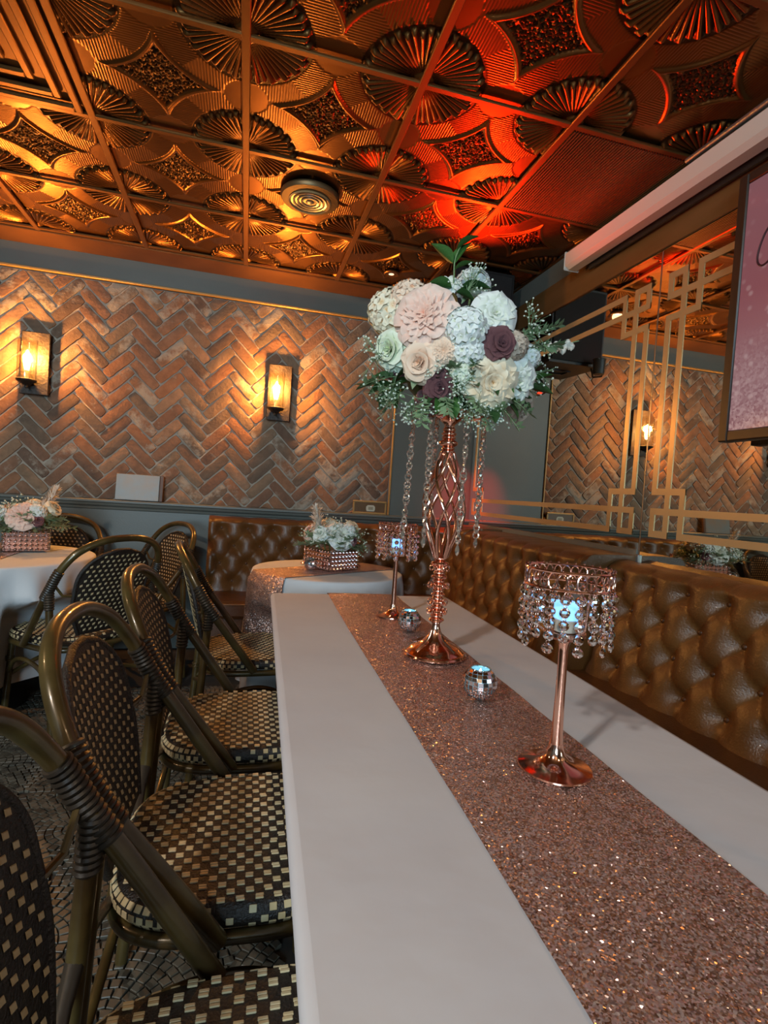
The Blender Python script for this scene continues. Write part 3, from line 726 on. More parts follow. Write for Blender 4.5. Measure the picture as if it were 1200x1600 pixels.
# ================================================================== LONG TABLE, CLOTH, RUNNER
TH=-.0310      # slight turn of the table (about z, clockwise)
def tpos(x,y): # table-local to world; local origin = middle of far edge, y to the camera negative
    return x,y
TW,TL=.742,2.42; Tc=(.492,2.150)
ca,sa=math.cos(TH),math.sin(TH)
tb=thing('banquet_table','long rectangular table under the white cloth','table',(Tc[0],Tc[1],0),TH)
obj('tabletop',MB().box((0,-TL/2,.732),(TW-.03,TL-.03,.028),.006),M['wood'],tb)
for sx in (-1,1):
    for yy in (-.12,-TL+.12): obj('leg',MB().tube([(sx*(TW/2-.10),yy,0),(sx*(TW/2-.10),yy,.72)],.016,12),M['grey_metal'],tb)
def rect_ring(w,l,r,n=8,cnt=None):
    pts=[]
    for (cx,cy,a0) in ((w/2-r,-r,0),(-w/2+r,-r,PI/2),(-w/2+r,-l+r,PI),(w/2-r,-l+r,1.5*PI)):
        for k in range(n+1): a=a0+PI/2*k/n; pts.append((cx+r*math.cos(a),cy+r*math.sin(a)))
    # resample evenly
    P_=np.array(pts+[pts[0]]); d=np.r_[0,np.cumsum(np.hypot(*np.diff(P_,axis=0).T))]
    q=np.linspace(0,d[-1],cnt,endpoint=False); return np.stack([np.interp(q,d,P_[:,0]),np.interp(q,d,P_[:,1])],1),d[-1]
def table_cloth():
    cnt=420; zt=.7525; m=MB(); rings=[]
    base,per=rect_ring(TW,TL,.022,8,cnt); ctr=np.array([0,-TL/2])
    s=np.linspace(0,per,cnt,endpoint=False)
    def off(ring,dist):
        nx=np.roll(ring,-1,0)-np.roll(ring,1,0); nrm=np.stack([nx[:,1],-nx[:,0]],1); nrm/=np.linalg.norm(nrm,axis=1,keepdims=True); return ring+nrm*np.asarray(dist)[:,None] if np.ndim(dist) else ring+nrm*dist
    for ins,z in ((-.0135,zt),(-.006,zt-.0016),(-.0016,zt-.006),(0.0,zt-.013)):
        rings.append(np.c_[off(base,ins),np.full(cnt,z)])
    drop=.25
    for k in range(1,14):
        f=k/13; wav=(.010*np.sin(s*2*PI/.31+.8)+.007*np.sin(s*2*PI/.137+2)+.004*np.sin(s*2*PI/.071))*f**1.2
        rings.append(np.c_[off(base,-.058*f**1.2+wav*.22+.001),np.full(cnt,zt-.013-(drop-.013)*f)+.006*f*np.sin(s*2*PI/.5)])
    G=np.stack(rings,1); m.grid(G,closed_u=True)
    b0=m.n; m.add(G[:,0],[tuple(range(cnt))])
    return m
tag(obj('tablecloth',table_cloth(),M['cloth'],None,(Tc[0],Tc[1],0),(0,0,TH),angle=60),'long white tablecloth covering the table in the foreground','tablecloth')
def runner():
    w,z=.286,.7555; m=MB(); y=np.linspace(-.004,-TL+.004,70); x=np.linspace(-w/2,w/2,13)
    G=np.zeros((13,70,3)); 
    for i,xx in enumerate(x):
        for j,yy in enumerate(y):
            G[i,j]=(xx+.003*math.sin(yy*3.1),yy,z+.0007*math.sin(yy*23+xx*9))
    m.grid(G)
    # drop over the far end
    D=np.zeros((13,10,3))
    for i,xx in enumerate(x):
        for j in range(10):
            D[i,j]=(xx+.003*math.sin(-.004*3.1),[-.004,.006,.012,.014,.015,.015,.016,.016,.017,.017][j],z-[0,.001,.006,.015,.05,.09,.13,.17,.20,.23][j])
    m.grid(D,flip=True)
    return m
tag(obj('table_runner',runner(),M['sequin'],None,(Tc[0]+.0,Tc[1],0),(0,0,TH),angle=60),'long rose gold sequin runner down the middle of the foreground table','table runner')

# ================================================================== TALL VASE WITH CRYSTAL CHAINS
VX,VY,VZ=.507,1.315,.7565
va=thing('vase','tall rose gold lattice vase with crystal chains on the long table','vase',(VX,VY,VZ))
obj('foot',MB().lathe([(.0001,.002),(.080,0),(.085,.003),(.0855,.006),(.083,.010),(.079,.0105),(.076,.013),(.070,.019),(.058,.026),(.044,.032),(.034,.037),(.026,.045),(.019,.056),(.0135,.068),(.011,.078),(.0105,.086)],48),M['rose_gold'],va)
for k in range(4):      # raised ribs running up the foot
    a=2*PI*k/4+.5; c,s_=math.cos(a),math.sin(a)
    obj('foot_rib',MB().tube([(r*c,r*s_,z) for r,z in ((.070,.021),(.056,.029),(.042,.036),(.030,.044),(.021,.056),(.016,.068))],[.0035,.004,.004,.0035,.003,.002],8),M['rose_gold'],va)
prof=[(.010,.084),(.012,.086)]; z=.088
beads=[(.021,.013),(.017,.009),(.024,.014),(.017,.009),(.022,.013),(.016,.010),(.019,.011),(.016,.010),(.024,.016),(.017,.009),(.022,.013),(.016,.009),(.019,.012),(.024,.016),(.018,.010)]
for rr,hh in beads:
    for k in range(7):
        a=PI*k/6; prof.append((.0115+(rr-.0115)*math.sin(a)**.8,z+hh*k/6))
    z+=hh
ZL0=z
obj('beaded_stem',MB().lathe(prof,28),M['rose_gold'],va,angle=50)
for k,(zz,rr) in enumerate(((.118,.022),(.142,.022),(.186,.024),(.232,.022))):   # small wire loops on the stem
    f=MB()
    for j in range(8):
        a=2*PI*j/8; c=np.array([rr*math.cos(a),rr*math.sin(a),zz]); e1=np.array([math.cos(a),math.sin(a),0]); e2=np.array([0,0,1.])
        f.tube([c+.0065*(math.cos(b)*e1+math.sin(b)*e2) for b in np.linspace(0,2*PI,10,endpoint=False)],.0016,6,closed=True)
    obj('wire_loops',f,M['rose_gold'],va)
ZL1=.532
def lat_r(f): # bulging profile
    return .017+.037*math.sin(PI*min(1,max(0,(f)))**.95)**1.15*(1.02-.2*abs(f-.5))
for k in range(5):
    for sg in (1,-1):
        pts=[]
        for j in range(25):
            f=j/24; a=2*PI*k/5+sg*(.12+2.15*max(0,(f-.05))**1.6); r=lat_r(f); pts.append((r*math.cos(a),r*math.sin(a),ZL0-.002+(ZL1-ZL0+.004)*f))
        obj('lattice_strip',MB().tube(pts,.0032,8,flat=1.5),M['rose_gold'],va)
prof=[(.014,ZL1-.004)]; z=ZL1
for rr,hh in ((.020,.010),(.018,.008),(.025,.020),(.019,.009),(.020,.010),(.017,.012)):
    for k in range(7): prof.append((.013+(rr-.013)*math.sin(PI*k/6)**.8,z+hh*k/6))
    z+=hh
prof+=[(.014,z+.008),(.03,z+.022),(.075,z+.028),(.10,z+.030),(.102,z+.034),(.0001,z+.036)]
obj('neck',MB().lathe(prof,32),M['rose_gold'],va,angle=50); ZT=z+.030
def chain(p0,p1,n,seed,pendant=True):
    m=MB(); p0,p1=np.array(p0),np.array(p1); r=random.Random(seed)
    for k in range(n):
        c=p0+(p1-p0)*(k+.5)/n; a=r.uniform(0,PI); e1=np.array([math.cos(a),math.sin(a),0]); e2=np.array([0,0,1.])
        if k%3<2:
            rad=.0082; m.tube([c+rad*(math.cos(b)*e1+math.sin(b)*e2) for b in np.linspace(0,2*PI,8,endpoint=False)],.0022,5,closed=True)
        else: m.lathe([(.0001,.0072),(.0045,.0052),(.0075,0),(.0045,-.0052),(.0001,-.0072)],8,tuple(c))
    c=p1
    if pendant: m.lathe([(.0001,.004),(.003,.0),(.0055,-.008),(.0062,-.014),(.0035,-.022),(.0001,-.026)],6,(c[0],c[1],c[2]-.004))
    return m
chs=[((-.097,.005),-.005,1.085),((-.072,-.062),.004,1.075),((.010,-.095),.0,1.062),((.093,-.012),.002,1.075),((.0,.098),0,1.09)]
for k,((dx_,dy_),sw,zb) in enumerate(chs):
    z1=zb-VZ; n=int((ZT-z1)/.0098)
    obj('crystal_chain',chain((dx_,dy_,ZT),(dx_+sw-.004,dy_,z1),n,k),M['chain'],va,angle=30)

# ================================================================== FLOWERS
def petal_patch(mb,tips,az,base_r,h0,length,width,tilt,cup,curl,ruf,rnd,n=8,mm=9):
    """petal rising from the flower centre; tilt 0 = upright, PI/2 = flat"""
    G=np.zeros((mm,n,3)); tp=np.zeros((mm,n)); ph=rnd.uniform(0,6.28)
    for j in range(n):
        v=j/(n-1); wv=width*(.42+.66*math.sin(PI*.5*min(1,v/.72))**1.1)*(1 if v<.85 else (1-(v-.85)*.55))
        tl=tilt+curl*max(0,v-.45)**1.3*2.2-cup*(1-v)*.5
        for i in range(mm):
            u=-1+2*i/(mm-1); drop=(1-math.sqrt(max(0,1-.72*u*u)))*length*.22 if v>.9 else 0
            L=length*v-drop
            rr=base_r+L*math.sin(tl); zz=h0+L*math.cos(tl)
            cu=cup*wv*(u*u)*.55                       # edges bend inward
            lat=u*wv; ruff=ruf*length*v*v*math.sin(u*5+ph)*.16
            x,y=rr-cu*math.cos(tl)+ruff*math.cos(tl),lat; z_=zz+cu*math.sin(tl)*.6+ruff*.6
            G[i,j]=(x*math.cos(az)-y*math.sin(az),x*math.sin(az)+y*math.cos(az),z_); tp[i,j]=v
    mb.grid(G); tips.append(tp.ravel())
def flower_mesh(kind,seed,mat):
    """unit flower of radius ~1 facing +z"""
    r=random.Random(seed); mb=MB(); tips=[]
    if kind=='rose': lay=[(3,.03,.74,.26,.0,1.1,.05,.02),(4,.09,.78,.34,.07,1.0,.15,.04),(5,.17,.80,.42,.19,.95,.35,.06),(5,.25,.80,.50,.36,.85,.6,.08),(6,.31,.80,.56,.60,.7,.9,.10),(7,.34,.74,.56,.92,.5,1.0,.14)]
    elif kind=='open': lay=[(4,.02,.36,.18,.05,.8,.3,.3),(5,.07,.48,.26,.28,.8,.4,.4),(6,.12,.66,.36,.55,.7,.5,.4),(6,.16,.86,.46,.82,.6,.6,.4),(6,.18,1.02,.48,1.12,.5,.5,.45)]
    elif kind=='peony': lay=[(7,.02,.46,.17,.02,.6,.3,1.1),(9,.09,.54,.20,.14,.6,.4,1.2),(10,.17,.60,.23,.28,.6,.4,1.1),(10,.25,.64,.27,.46,.6,.4,1.0),(9,.30,.72,.36,.72,.6,.5,.8),(8,.32,.80,.48,1.02,.6,.5,.5),(8,.30,.84,.52,1.3,.5,.4,.4)]
    if kind in('rose','open','peony'):
        for li,(n,br,L,wd_,tl,cu,crl,rf) in enumerate(lay):
            o=r.uniform(0,6)
            for k in range(n):
                petal_patch(mb,tips,o+2*PI*k/n+r.uniform(-.12,.12),br,-.25+.12*(len(lay)-li)*.3,L*r.uniform(.92,1.06),wd_,tl+r.uniform(-.08,.08),cu,crl,rf,r)
                tips[-1]=np.clip(tips[-1]**1.6*(.55+.45*li/(len(lay)-1)),0,1)
        if kind=='open':
            for k in range(14):
                a=r.uniform(0,6.28); q=.12*math.sqrt(r.random()); V0=mb.n
                mb.tube([(q*math.cos(a)*.4,q*math.sin(a)*.4,-.1),(q*1.3*math.cos(a),q*1.3*math.sin(a),.22)],.018,5); tips.append(np.zeros(mb.n-V0))
    else: # hydrangea: dome of four-petalled florets
        for k in range(60):
            z=1-1.3*(k+.5)/60; a=2.399963*k; q=math.sqrt(max(0,1-z*z)); c=np.array([q*math.cos(a),q*math.sin(a),z])*r.uniform(.78,.9)
            nrm=c/np.linalg.norm(c); e1=np.cross(nrm,[.3,.2,.9]); e1/=np.linalg.norm(e1); e2=np.cross(nrm,e1); sp=r.uniform(0,1.5)
            for p in range(4):
                t=sp+PI/2*p; d=math.cos(t)*e1+math.sin(t)*e2; w_=np.cross(nrm,d); L=.32
                V=[c-nrm*.03,c+d*L*.4+w_*L*.42+nrm*.03,c+d*L*.95+w_*L*.26+nrm*.05,c+d*L*1.05+nrm*.02,c+d*L*.95-w_*L*.26+nrm*.05,c+d*L*.4-w_*L*.42+nrm*.03,c+d*L*.55+nrm*.045]
                mb.add(V,[(0,1,6),(1,2,6),(2,3,6),(3,4,6),(4,5,6),(5,0,6)]); tips.append(np.array([0,.8,1,1,1,.8,.7]))
        V0=mb.n; mb.lathe([(.0001,-.6),(.5,-.4),(.7,0),(.5,.5),(.0001,.68)],12); tips.append(np.full(mb.n-V0,.3))
    me=mb.mesh(kind+'_bloom',mat,True,None)
    at=me.attributes.new('tip','FLOAT','POINT'); at.data.foreach_set('value',np.concatenate(tips).astype(np.float32)); return me
_fc={}
def bloom(kind,mat,pos,nrm,R,parent,name,variant=0):
    key=(kind,mat,variant)
    if key not in _fc: _fc[key]=flower_mesh(kind,sum(map(ord,kind))%7+variant*13+len(mat),M[mat])
    o=link(name,_fc[key],parent,pos); o.rotation_mode='QUATERNION'
    o.rotation_quaternion=Vector(nrm).to_track_quat('Z','Y'); o.scale=(R,R,R); return o
def leaf_mesh(L,w,fold,bend,mat,name='leaf'):
    G=np.zeros((5,9,3))
    for j in range(9):
        v=j/8; ww=w*(math.sin(PI*v**.8)**.9)*.5+.0004
        for i in range(5):
            u=-1+i/2; G[i,j]=(u*ww,L*v,fold*abs(u)*ww-bend*v*v*L)
    B=G.copy(); B[:,:,2]-=.0006
    m=MB(); m.grid(G); m.grid(B,flip=True); return m.mesh(name,mat,True,None)
LEAF={k:leaf_mesh(1,.52,.5,.18,M[k]) for k in('leaf','leaf_d','leaf_p')}
def leaf(pos,d,L,mat,parent,roll=0.,name='leaf'):
    o=link(name,LEAF[mat],parent,pos); o.rotation_mode='QUATERNION'
    q=Vector(d).normalized().to_track_quat('Y','Z'); o.rotation_quaternion=q@Euler((0,roll,0)).to_quaternion(); o.scale=(L,L,L); return o
def sprig_mb(base,d,L,n,seed,spread,bud=.0032):
    """gypsophila: stems and buds as two meshes"""
    r=random.Random(seed); st,bd=MB(),MB(); base=np.array(base,float); d=np.array(d,float); d/=np.linalg.norm(d)
    for k in range(n):
        v=np.array([r.gauss(0,1) for _ in range(3)])*spread; e=d+v; e/=np.linalg.norm(e); l=L*r.uniform(.55,1.0)
        tip=base+e*l; mid=base+d*l*.55+v*.01; st.tube([base,mid,tip],[.0009,.0008,.0006],4,caps=False)
        for q in range(r.randint(3,6)):
            c=tip+np.array([r.gauss(0,1) for _ in range(3)])*L*.10; b=bud*r.uniform(.7,1.3)
            bd.lathe([(.0001,-b),(b*.9,-b*.4),(b,b*.35),(.0001,b)],5,tuple(c)); st.tube([mid+(tip-mid)*.6,c],.0005,3,caps=False)
    return st,bd
def frond_mb(base,d,L,seed,leafy=.011):
    """feathery sprig with many tiny leaves"""
    r=random.Random(seed); m=MB(); base=np.array(base,float); d=np.array(d,float); d/=np.linalg.norm(d)
    side=np.cross(d,[.1,.3,.9]); side/=np.linalg.norm(side)+1e-9; nrm=np.cross(side,d)
    P=[base+d*L*t-np.array([0,0,.18*L*t*t]) for t in np.linspace(0,1,8)]; m.tube(P,np.linspace(.0013,.0006,8),5)
    for k in range(30):
        t=.15+.85*k/30; c=base+d*L*t-np.array([0,0,.18*L*t*t]); sg=1 if k%2 else -1; an=r.uniform(.5,1.1); e=math.cos(an)*d+math.sin(an)*(sg*side+r.uniform(-.8,.8)*nrm); e/=np.linalg.norm(e)
        w=np.cross(e,nrm); l=leafy*r.uniform(.7,1.4)
        m.add([c,c+e*l*.5+w*l*.22,c+e*l,c+e*l*.5-w*l*.22],[(0,1,2,3)])
    return m
# ---- tall bouquet on the vase
BC=np.array([.515,1.32,1.545])
bq=thing('bouquet','large blush, cream and white flower arrangement with foliage on the tall vase','flowers',(BC[0],BC[1],VZ+ZT+.006))
off=np.array([BC[0],BC[1],VZ+ZT+.006])
obj('moss_core',MB().lathe([(.0001,.0),(.06,.004),(.12,.06),(.14,.13),(.11,.21),(.05,.26),(.0001,.27)],20),M['leaf_d'],bq)
FL=[('peony','p_blush',(.378,1.182,1.586),.068,'peony'),('hydrangea','p_cream',(.334,1.316,1.628),.066,'hydrangea'),('hydrangea','p_peach',(.366,1.275,1.648),.056,'hydrangea'),
('rose','p_green',(.328,1.262,1.523),.050,'rose'),('rose','p_peach',(.378,1.190,1.483),.046,'rose'),('peony','p_peach',(.417,1.150,1.506),.028,'carnation'),
('hydrangea','p_white',(.462,1.140,1.555),.055,'hydrangea'),('hydrangea','p_white',(.475,1.150,1.515),.045,'hydrangea'),('open','p_white',(.524,1.125,1.596),.049,'garden_rose'),('rose','p_mauve',(.534,1.112,1.529),.036,'glitter_rose'),
('open','p_cream',(.537,1.146,1.450),.060,'garden_rose'),('open','p_white',(.612,1.160,1.460),.047,'garden_rose'),('rose','p_mauve',(.428,1.186,1.434),.040,'glitter_rose'),
('rose','p_mauve',(.338,1.285,1.482),.027,'glitter_rose'),('hydrangea','p_taupe',(.585,1.145,1.538),.038,'hydrangea'),('rose','p_taupe',(.675,1.268,1.420),.043,'rose'),
('hydrangea','p_white',(.648,1.19,1.53),.034,'hydrangea'),('open','p_white',(.447,1.24,1.690),.030,'garden_rose'),('rose','p_mauve',(.420,1.245,1.402),.032,'glitter_rose'),('hydrangea','p_green',(.468,1.160,1.462),.032,'hydrangea'),
('peony','p_cream',(.52,1.50,1.62),.07,'peony'),('rose','p_peach',(.40,1.48,1.55),.05,'rose'),('open','p_white',(.64,1.46,1.55),.06,'garden_rose'),('hydrangea','p_white',(.55,1.33,1.735),.05,'hydrangea'),('rose','p_cream',(.68,1.35,1.58),.045,'rose'),('hydrangea','p_cream',(.50,1.47,1.47),.05,'hydrangea')]
for k,(kd,mt,p,R_,nm) in enumerate(FL):
    n=np.array(p)-BC; n/=np.linalg.norm(n)
    if p[1]<1.3: n=n*.65+np.array([-.35,-.85,-.18])*.45     # faces lean toward the room
    bloom(kd,mt,tuple(np.array(p)-off),tuple(n),R_,bq,nm,k%3)
    o=MB().tube([np.array([0,0,.10]),(np.array(p)-off)*.6+np.array([0,0,.04]),np.array(p)-off-n*R_*.3],.003,6); obj('flower_stem',o,M['stem'],bq)
# foliage: (base, tip) in world
LV=[((.455,1.22,1.735),(.485,1.215,1.800),.062,'leaf'),((.450,1.22,1.735),(.402,1.235,1.787),.052,'leaf'),((.455,1.22,1.720),(.492,1.21,1.745),.052,'leaf'),((.455,1.215,1.765),(.500,1.205,1.812),.05,'leaf'),
((.450,1.215,1.675),(.375,1.20,1.675),.070,'leaf'),((.470,1.215,1.675),(.545,1.195,1.692),.066,'leaf_d'),((.455,1.20,1.66),(.50,1.16,1.635),.06,'leaf_d'),((.44,1.20,1.65),(.46,1.15,1.60),.06,'leaf_d'),
((.345,1.27,1.455),(.280,1.25,1.462),.055,'leaf_d'),((.33,1.27,1.44),(.262,1.26,1.415),.050,'leaf_d'),((.325,1.27,1.425),(.30,1.25,1.375),.046,'leaf_d'),((.30,1.27,1.44),(.235,1.27,1.425),.045,'leaf_d'),((.35,1.26,1.43),(.33,1.23,1.38),.045,'leaf'),
((.445,1.20,1.415),(.415,1.165,1.372),.064,'leaf'),((.455,1.19,1.415),(.462,1.15,1.362),.058,'leaf'),((.44,1.2,1.42),(.39,1.18,1.395),.055,'leaf_d'),
((.68,1.24,1.475),(.735,1.215,1.515),.060,'leaf'),((.685,1.24,1.47),(.745,1.21,1.462),.045,'leaf_d'),((.66,1.25,1.45),(.70,1.22,1.405),.05,'leaf_d'),
((.60,1.2,1.42),(.63,1.16,1.38),.05,'leaf_d'),((.36,1.25,1.47),(.31,1.21,1.44),.06,'leaf_d'),((.56,1.18,1.40),(.55,1.13,1.36),.05,'leaf_d'),((.56,1.4,1.72),(.60,1.43,1.78),.06,'leaf'),((.62,1.45,1.5),(.70,1.52,1.48),.06,'leaf_d'),((.42,1.45,1.48),(.36,1.55,1.46),.06,'leaf_d')]
rl=random.Random(21)
for k in range(26):
    a=rl.uniform(-2.9,.15); p=BC+np.array([.15*math.cos(a),.15*math.sin(a),-.075+rl.uniform(-.03,.02)]); q=p+np.array([math.cos(a)*.05,math.sin(a)*.05,rl.uniform(-.05,.01)])
    LV.append((tuple(p),tuple(q),rl.uniform(.04,.062),rl.choice(['leaf','leaf_d','leaf_d','leaf_p'])))
for k,(a,b,L,mt) in enumerate(LV):
    d=np.array(b)-np.array(a); leaf(tuple(np.array(a)-off),tuple(d),max(L,np.linalg.norm(d)*.95),mt,bq,random.uniform(-.7,.7))
obj('twig',MB().tube(spline([np.array(q)-off for q in ((.46,1.24,1.62),(.457,1.225,1.70),(.455,1.22,1.745),(.470,1.212,1.79))],6),.002,6),M['stem'],bq)
SP=[((.33,1.27,1.50),(-1,-.1,.15),.085,16),((.35,1.25,1.44),(-.7,-.5,-.6),.105,18),((.42,1.20,1.47),(.05,-1,.1),.05,20),((.50,1.20,1.42),(.15,-.6,-.75),.09,26),((.46,1.18,1.45),(0,-.8,-.4),.06,26),((.60,1.17,1.56),(.75,-.3,.55),.09,14),((.475,1.21,1.64),(.35,-.2,.9),.09,16),((.38,1.24,1.41),(-.3,-.6,-.7),.09,18),((.53,1.2,1.41),(.5,-.5,-.6),.08,26),((.66,1.22,1.50),(.9,-.2,.1),.07,9),((.70,1.36,1.5),(.9,.4,.2),.09,18)]
for k,(b,d,L,n) in enumerate(SP):
    st,bd=sprig_mb(np.array(b)-off,d,L,n,k,.42,.0025)
    o=tag(obj('babys_breath',bd,M['baby'],bq),kind='stuff'); tag(obj('fine_stems',st,M['fern'],o,smooth=False),kind='stuff')
for k,(b,d,L) in enumerate((((.34,1.26,1.46),(-.8,-.4,-.2),.11),((.36,1.24,1.43),(-.6,-.6,-.5),.12),((.40,1.22,1.42),(-.25,-.7,-.7),.10),((.52,1.19,1.42),(.1,-.7,-.7),.09),((.56,1.18,1.42),(.4,-.6,-.6),.10),((.60,1.17,1.55),(.7,-.35,.5),.12),((.62,1.17,1.54),(.9,-.3,.3),.10),((.35,1.25,1.45),(-.7,-.5,-.35),.10),((.44,1.20,1.43),(-.1,-.8,-.6),.09),((.50,1.19,1.43),(.1,-.8,-.5),.08),((.58,1.19,1.44),(.5,-.6,-.4),.09),((.48,1.17,1.49),(.0,-1,-.1),.06),((.45,1.18,1.47),(-.2,-1,.1),.06))):
    obj('fern_sprig',frond_mb(np.array(b)-off,d,L,k,.022),M['fern'],bq,smooth=False)
f=MB(); pts=spline([np.array(q)-off for q in ((.64,1.19,1.545),(.70,1.18,1.553),(.745,1.175,1.572),(.775,1.17,1.582))],6); f.tube(pts,.0012,5)
obj('bud_twig',f,M['fern'],bq)
for k in range(9):
    c=pts[6+k] if 6+k<len(pts) else pts[-1]; c=c+np.array([random.uniform(-.004,.004),random.uniform(-.004,.004),random.uniform(-.014,.014)])
    obj('bud',MB().lathe([(.0001,-.010),(.007,-.004),(.0085,.003),(.004,.010),(.0001,.011)],8,tuple(c)),M['eucal'],bq)

# ================================================================== TEA LIGHTS, CANDLE HOLDERS, MOSAIC VOTIVES
def tea_light(loc,label,r=.019):
    t=thing('tea_light',label,'tea light',loc,group='led tea lights')
    obj('cup',MB().lathe([(.0001,0),(r,0),(r,.018),(r-.002,.019),(r-.003,.016),(.0001,.015)],20),M['white_plastic'],t)
    obj('flame',MB().lathe([(.0045,.015),(.006,.020),(.0045,.028),(.0015,.036),(.0001,.038)],12),M['led_white'],t)
    return t
bead_me=MB().lathe([(.0001,.0075),(.0042,.0068),(.0075,.0035),(.0085,0),(.0075,-.0035),(.0042,-.0068),(.0001,-.0075)],10).mesh('crystal',M['crystal'],False)
ring_me=MB().tube([(.0036*math.cos(a),0,.0036*math.sin(a)) for a in np.linspace(0,2*PI,8,endpoint=False)],.0007,4,closed=True).mesh('jump_ring',M['rose_gold2'])
def candle_holder(loc,label,near):
    t=thing('candle_holder',label,'candle holder',loc,group='crystal candle holders')
    obj('base',MB().lathe([(.0001,0),(.054,0),(.057,.0025),(.0565,.005),(.05,.0065),(.036,.0095),(.022,.0155),(.0145,.025),(.0115,.036),(.0105,.042)],40),M['rose_gold'],t)
    obj('stem',MB().lathe([(.0105,.040),(.0088,.06),(.0075,.12),(.0072,.19),(.0080,.200),(.011,.206),(.011,.212)],20),M['rose_gold'],t)
    obj('tray',MB().lathe([(.0001,.210),(.028,.210),(.032,.214),(.032,.220),(.0001,.217)],28),M['rose_gold2'],t)
    zt=.318; R_=.066
    f=MB()
    for z in (zt,zt-.026): f.tube([(R_*math.cos(a),R_*math.sin(a),z) for a in np.linspace(0,2*PI,40,endpoint=False)],.0022,6,closed=True)
    obj('rim_band',f,M['rose_gold'],t)
    f=MB()
    for k in range(30):       # pierced scrollwork between the two hoops
        a=2*PI*k/30; c=np.array([R_*math.cos(a),R_*math.sin(a),zt-.013]); e1=np.array([-math.sin(a),math.cos(a),0]); e2=np.array([0,0,1.])
        f.tube([c+e1*.0066*math.cos(b)+e2*.0115*math.sin(b) for b in np.linspace(0,2*PI,10,endpoint=False)],.0012,5,closed=True)
        f.lathe([(.0001,-.0025),(.0025,0),(.0001,.0025)],6,(R_*math.cos(a),R_*math.sin(a),zt+.003))
    tag(obj('scrollwork',f,M['rose_gold2'],t),kind='stuff')
    f=MB()
    for k in range(3):
        a=2*PI*k/3+.4; f.tube([(.030*math.cos(a),.030*math.sin(a),.216),(R_*.90*math.cos(a),R_*.90*math.sin(a),.236),(R_*math.cos(a),R_*math.sin(a),zt-.024)],.0018,6)
    obj('cup_wires',f,M['rose_gold2'],t)
    r=random.Random(3)
    for k in range(20):
        a=2*PI*k/20; nb=5 if k%2==0 else 4
        if near:
            st=link('crystal_strand',None,t,(R_*1.03*math.cos(a),R_*1.03*math.sin(a),zt-.028),(0,0,a+PI/2))
            for b in range(nb):
                c=link('crystal',bead_me,st,(0,r.uniform(-.001,.001),-.011-.0185*b),(r.uniform(-.2,.2),0,r.uniform(-.5,.5))); c.scale=(1,.55,1)
            f=MB()
            for b in range(nb): f.tube([(.0024*math.cos(q),0,-.0015-.0185*b+.0024*math.sin(q)) for q in np.linspace(0,2*PI,8,endpoint=False)],.0006,4,closed=True)
            obj('jump_rings',f,M['rose_gold2'],st)
        else:
            f=MB()
            for b in range(nb): f.lathe([(.0001,.0075),(.0045,.0066),(.0083,0),(.0045,-.0066),(.0001,-.0075)],8,(R_*1.03*math.cos(a),R_*1.03*math.sin(a),zt-.039-.0185*b))
            obj('crystal_strand',f,M['crystal'],t,smooth=False)
    return t
c1=(.497,.728,.7562); c2=(.513,1.748,.7562)
candle_holder(c1,'rose gold crystal candle holder nearest the camera on the runner',True)
candle_holder(c2,'rose gold crystal candle holder at the far end of the runner',False)
def blue_light(loc,label):
    t=tea_light(loc,label,.017)
    obj('glow_window',MB().box((0,-.0,.032),(.030,.030,.030),.003),M['led_blue'],t)
    return t
blue_light((c1[0],c1[1],c1[2]+.2202),'glowing blue tea light inside the near crystal candle holder')
blue_light((c2[0],c2[1],c2[2]+.2202),'glowing blue tea light inside the far crystal candle holder')
def votive(loc,label,R_=.036):
    t=thing('mosaic_votive',label,'votive holder',loc,group='mirror mosaic votives'); m=MB(); r=random.Random(5)
    zc=R_*.98
    for i in range(9):
        t0=-1.05+i*(2.0/9); t1=t0+2.0/9; n=max(8,int(22*math.cos((t0+t1)/2)))
        for j in range(n):
            a0=2*PI*j/n; a1=2*PI*(j+1)/n; q=[]
            cen=np.array([math.cos((t0+t1)/2)*math.cos((a0+a1)/2),math.cos((t0+t1)/2)*math.sin((a0+a1)/2),math.sin((t0+t1)/2)])
            jt=np.array([r.gauss(0,.08) for _ in range(3)])
            for tt,aa in ((t0,a0),(t0,a1),(t1,a1),(t1,a0)):
                p=np.array([math.cos(tt)*math.cos(aa),math.cos(tt)*math.sin(aa),math.sin(tt)]); d=p-cen; p=cen+d*.9; p=p*(1+ (d@jt)*1.2)
                q.append((p[0]*R_,p[1]*R_,zc+p[2]*R_))
            m.add(q,[(0,1,2,3)])
    tag(obj('mirror_tiles',m,M['mirror_tile'],t,smooth=False),kind='stuff')
    pr=[(.0001,.0)]+[(R_*.965*math.cos(a),zc+R_*.965*math.sin(a)) for a in np.linspace(-1.2,.95,12)]+[(R_*.53*math.cos(a)/math.cos(.95),zc+R_*.965*math.sin(a)) for a in (.93,.3)]+[(.02,.008),(.0001,.006)]
    obj('glass_body',MB().lathe(pr,24),plain('votive_inner',(.35,.55,.6),.15,.4),t)
    obj('rim',MB().tube([(R_*.57*math.cos(a),R_*.57*math.sin(a),zc+R_*.82) for a in np.linspace(0,2*PI,28,endpoint=False)],.0016,6,closed=True),plain('votive_rim',(.6,.75,.8),.1,.9),t)
    return t
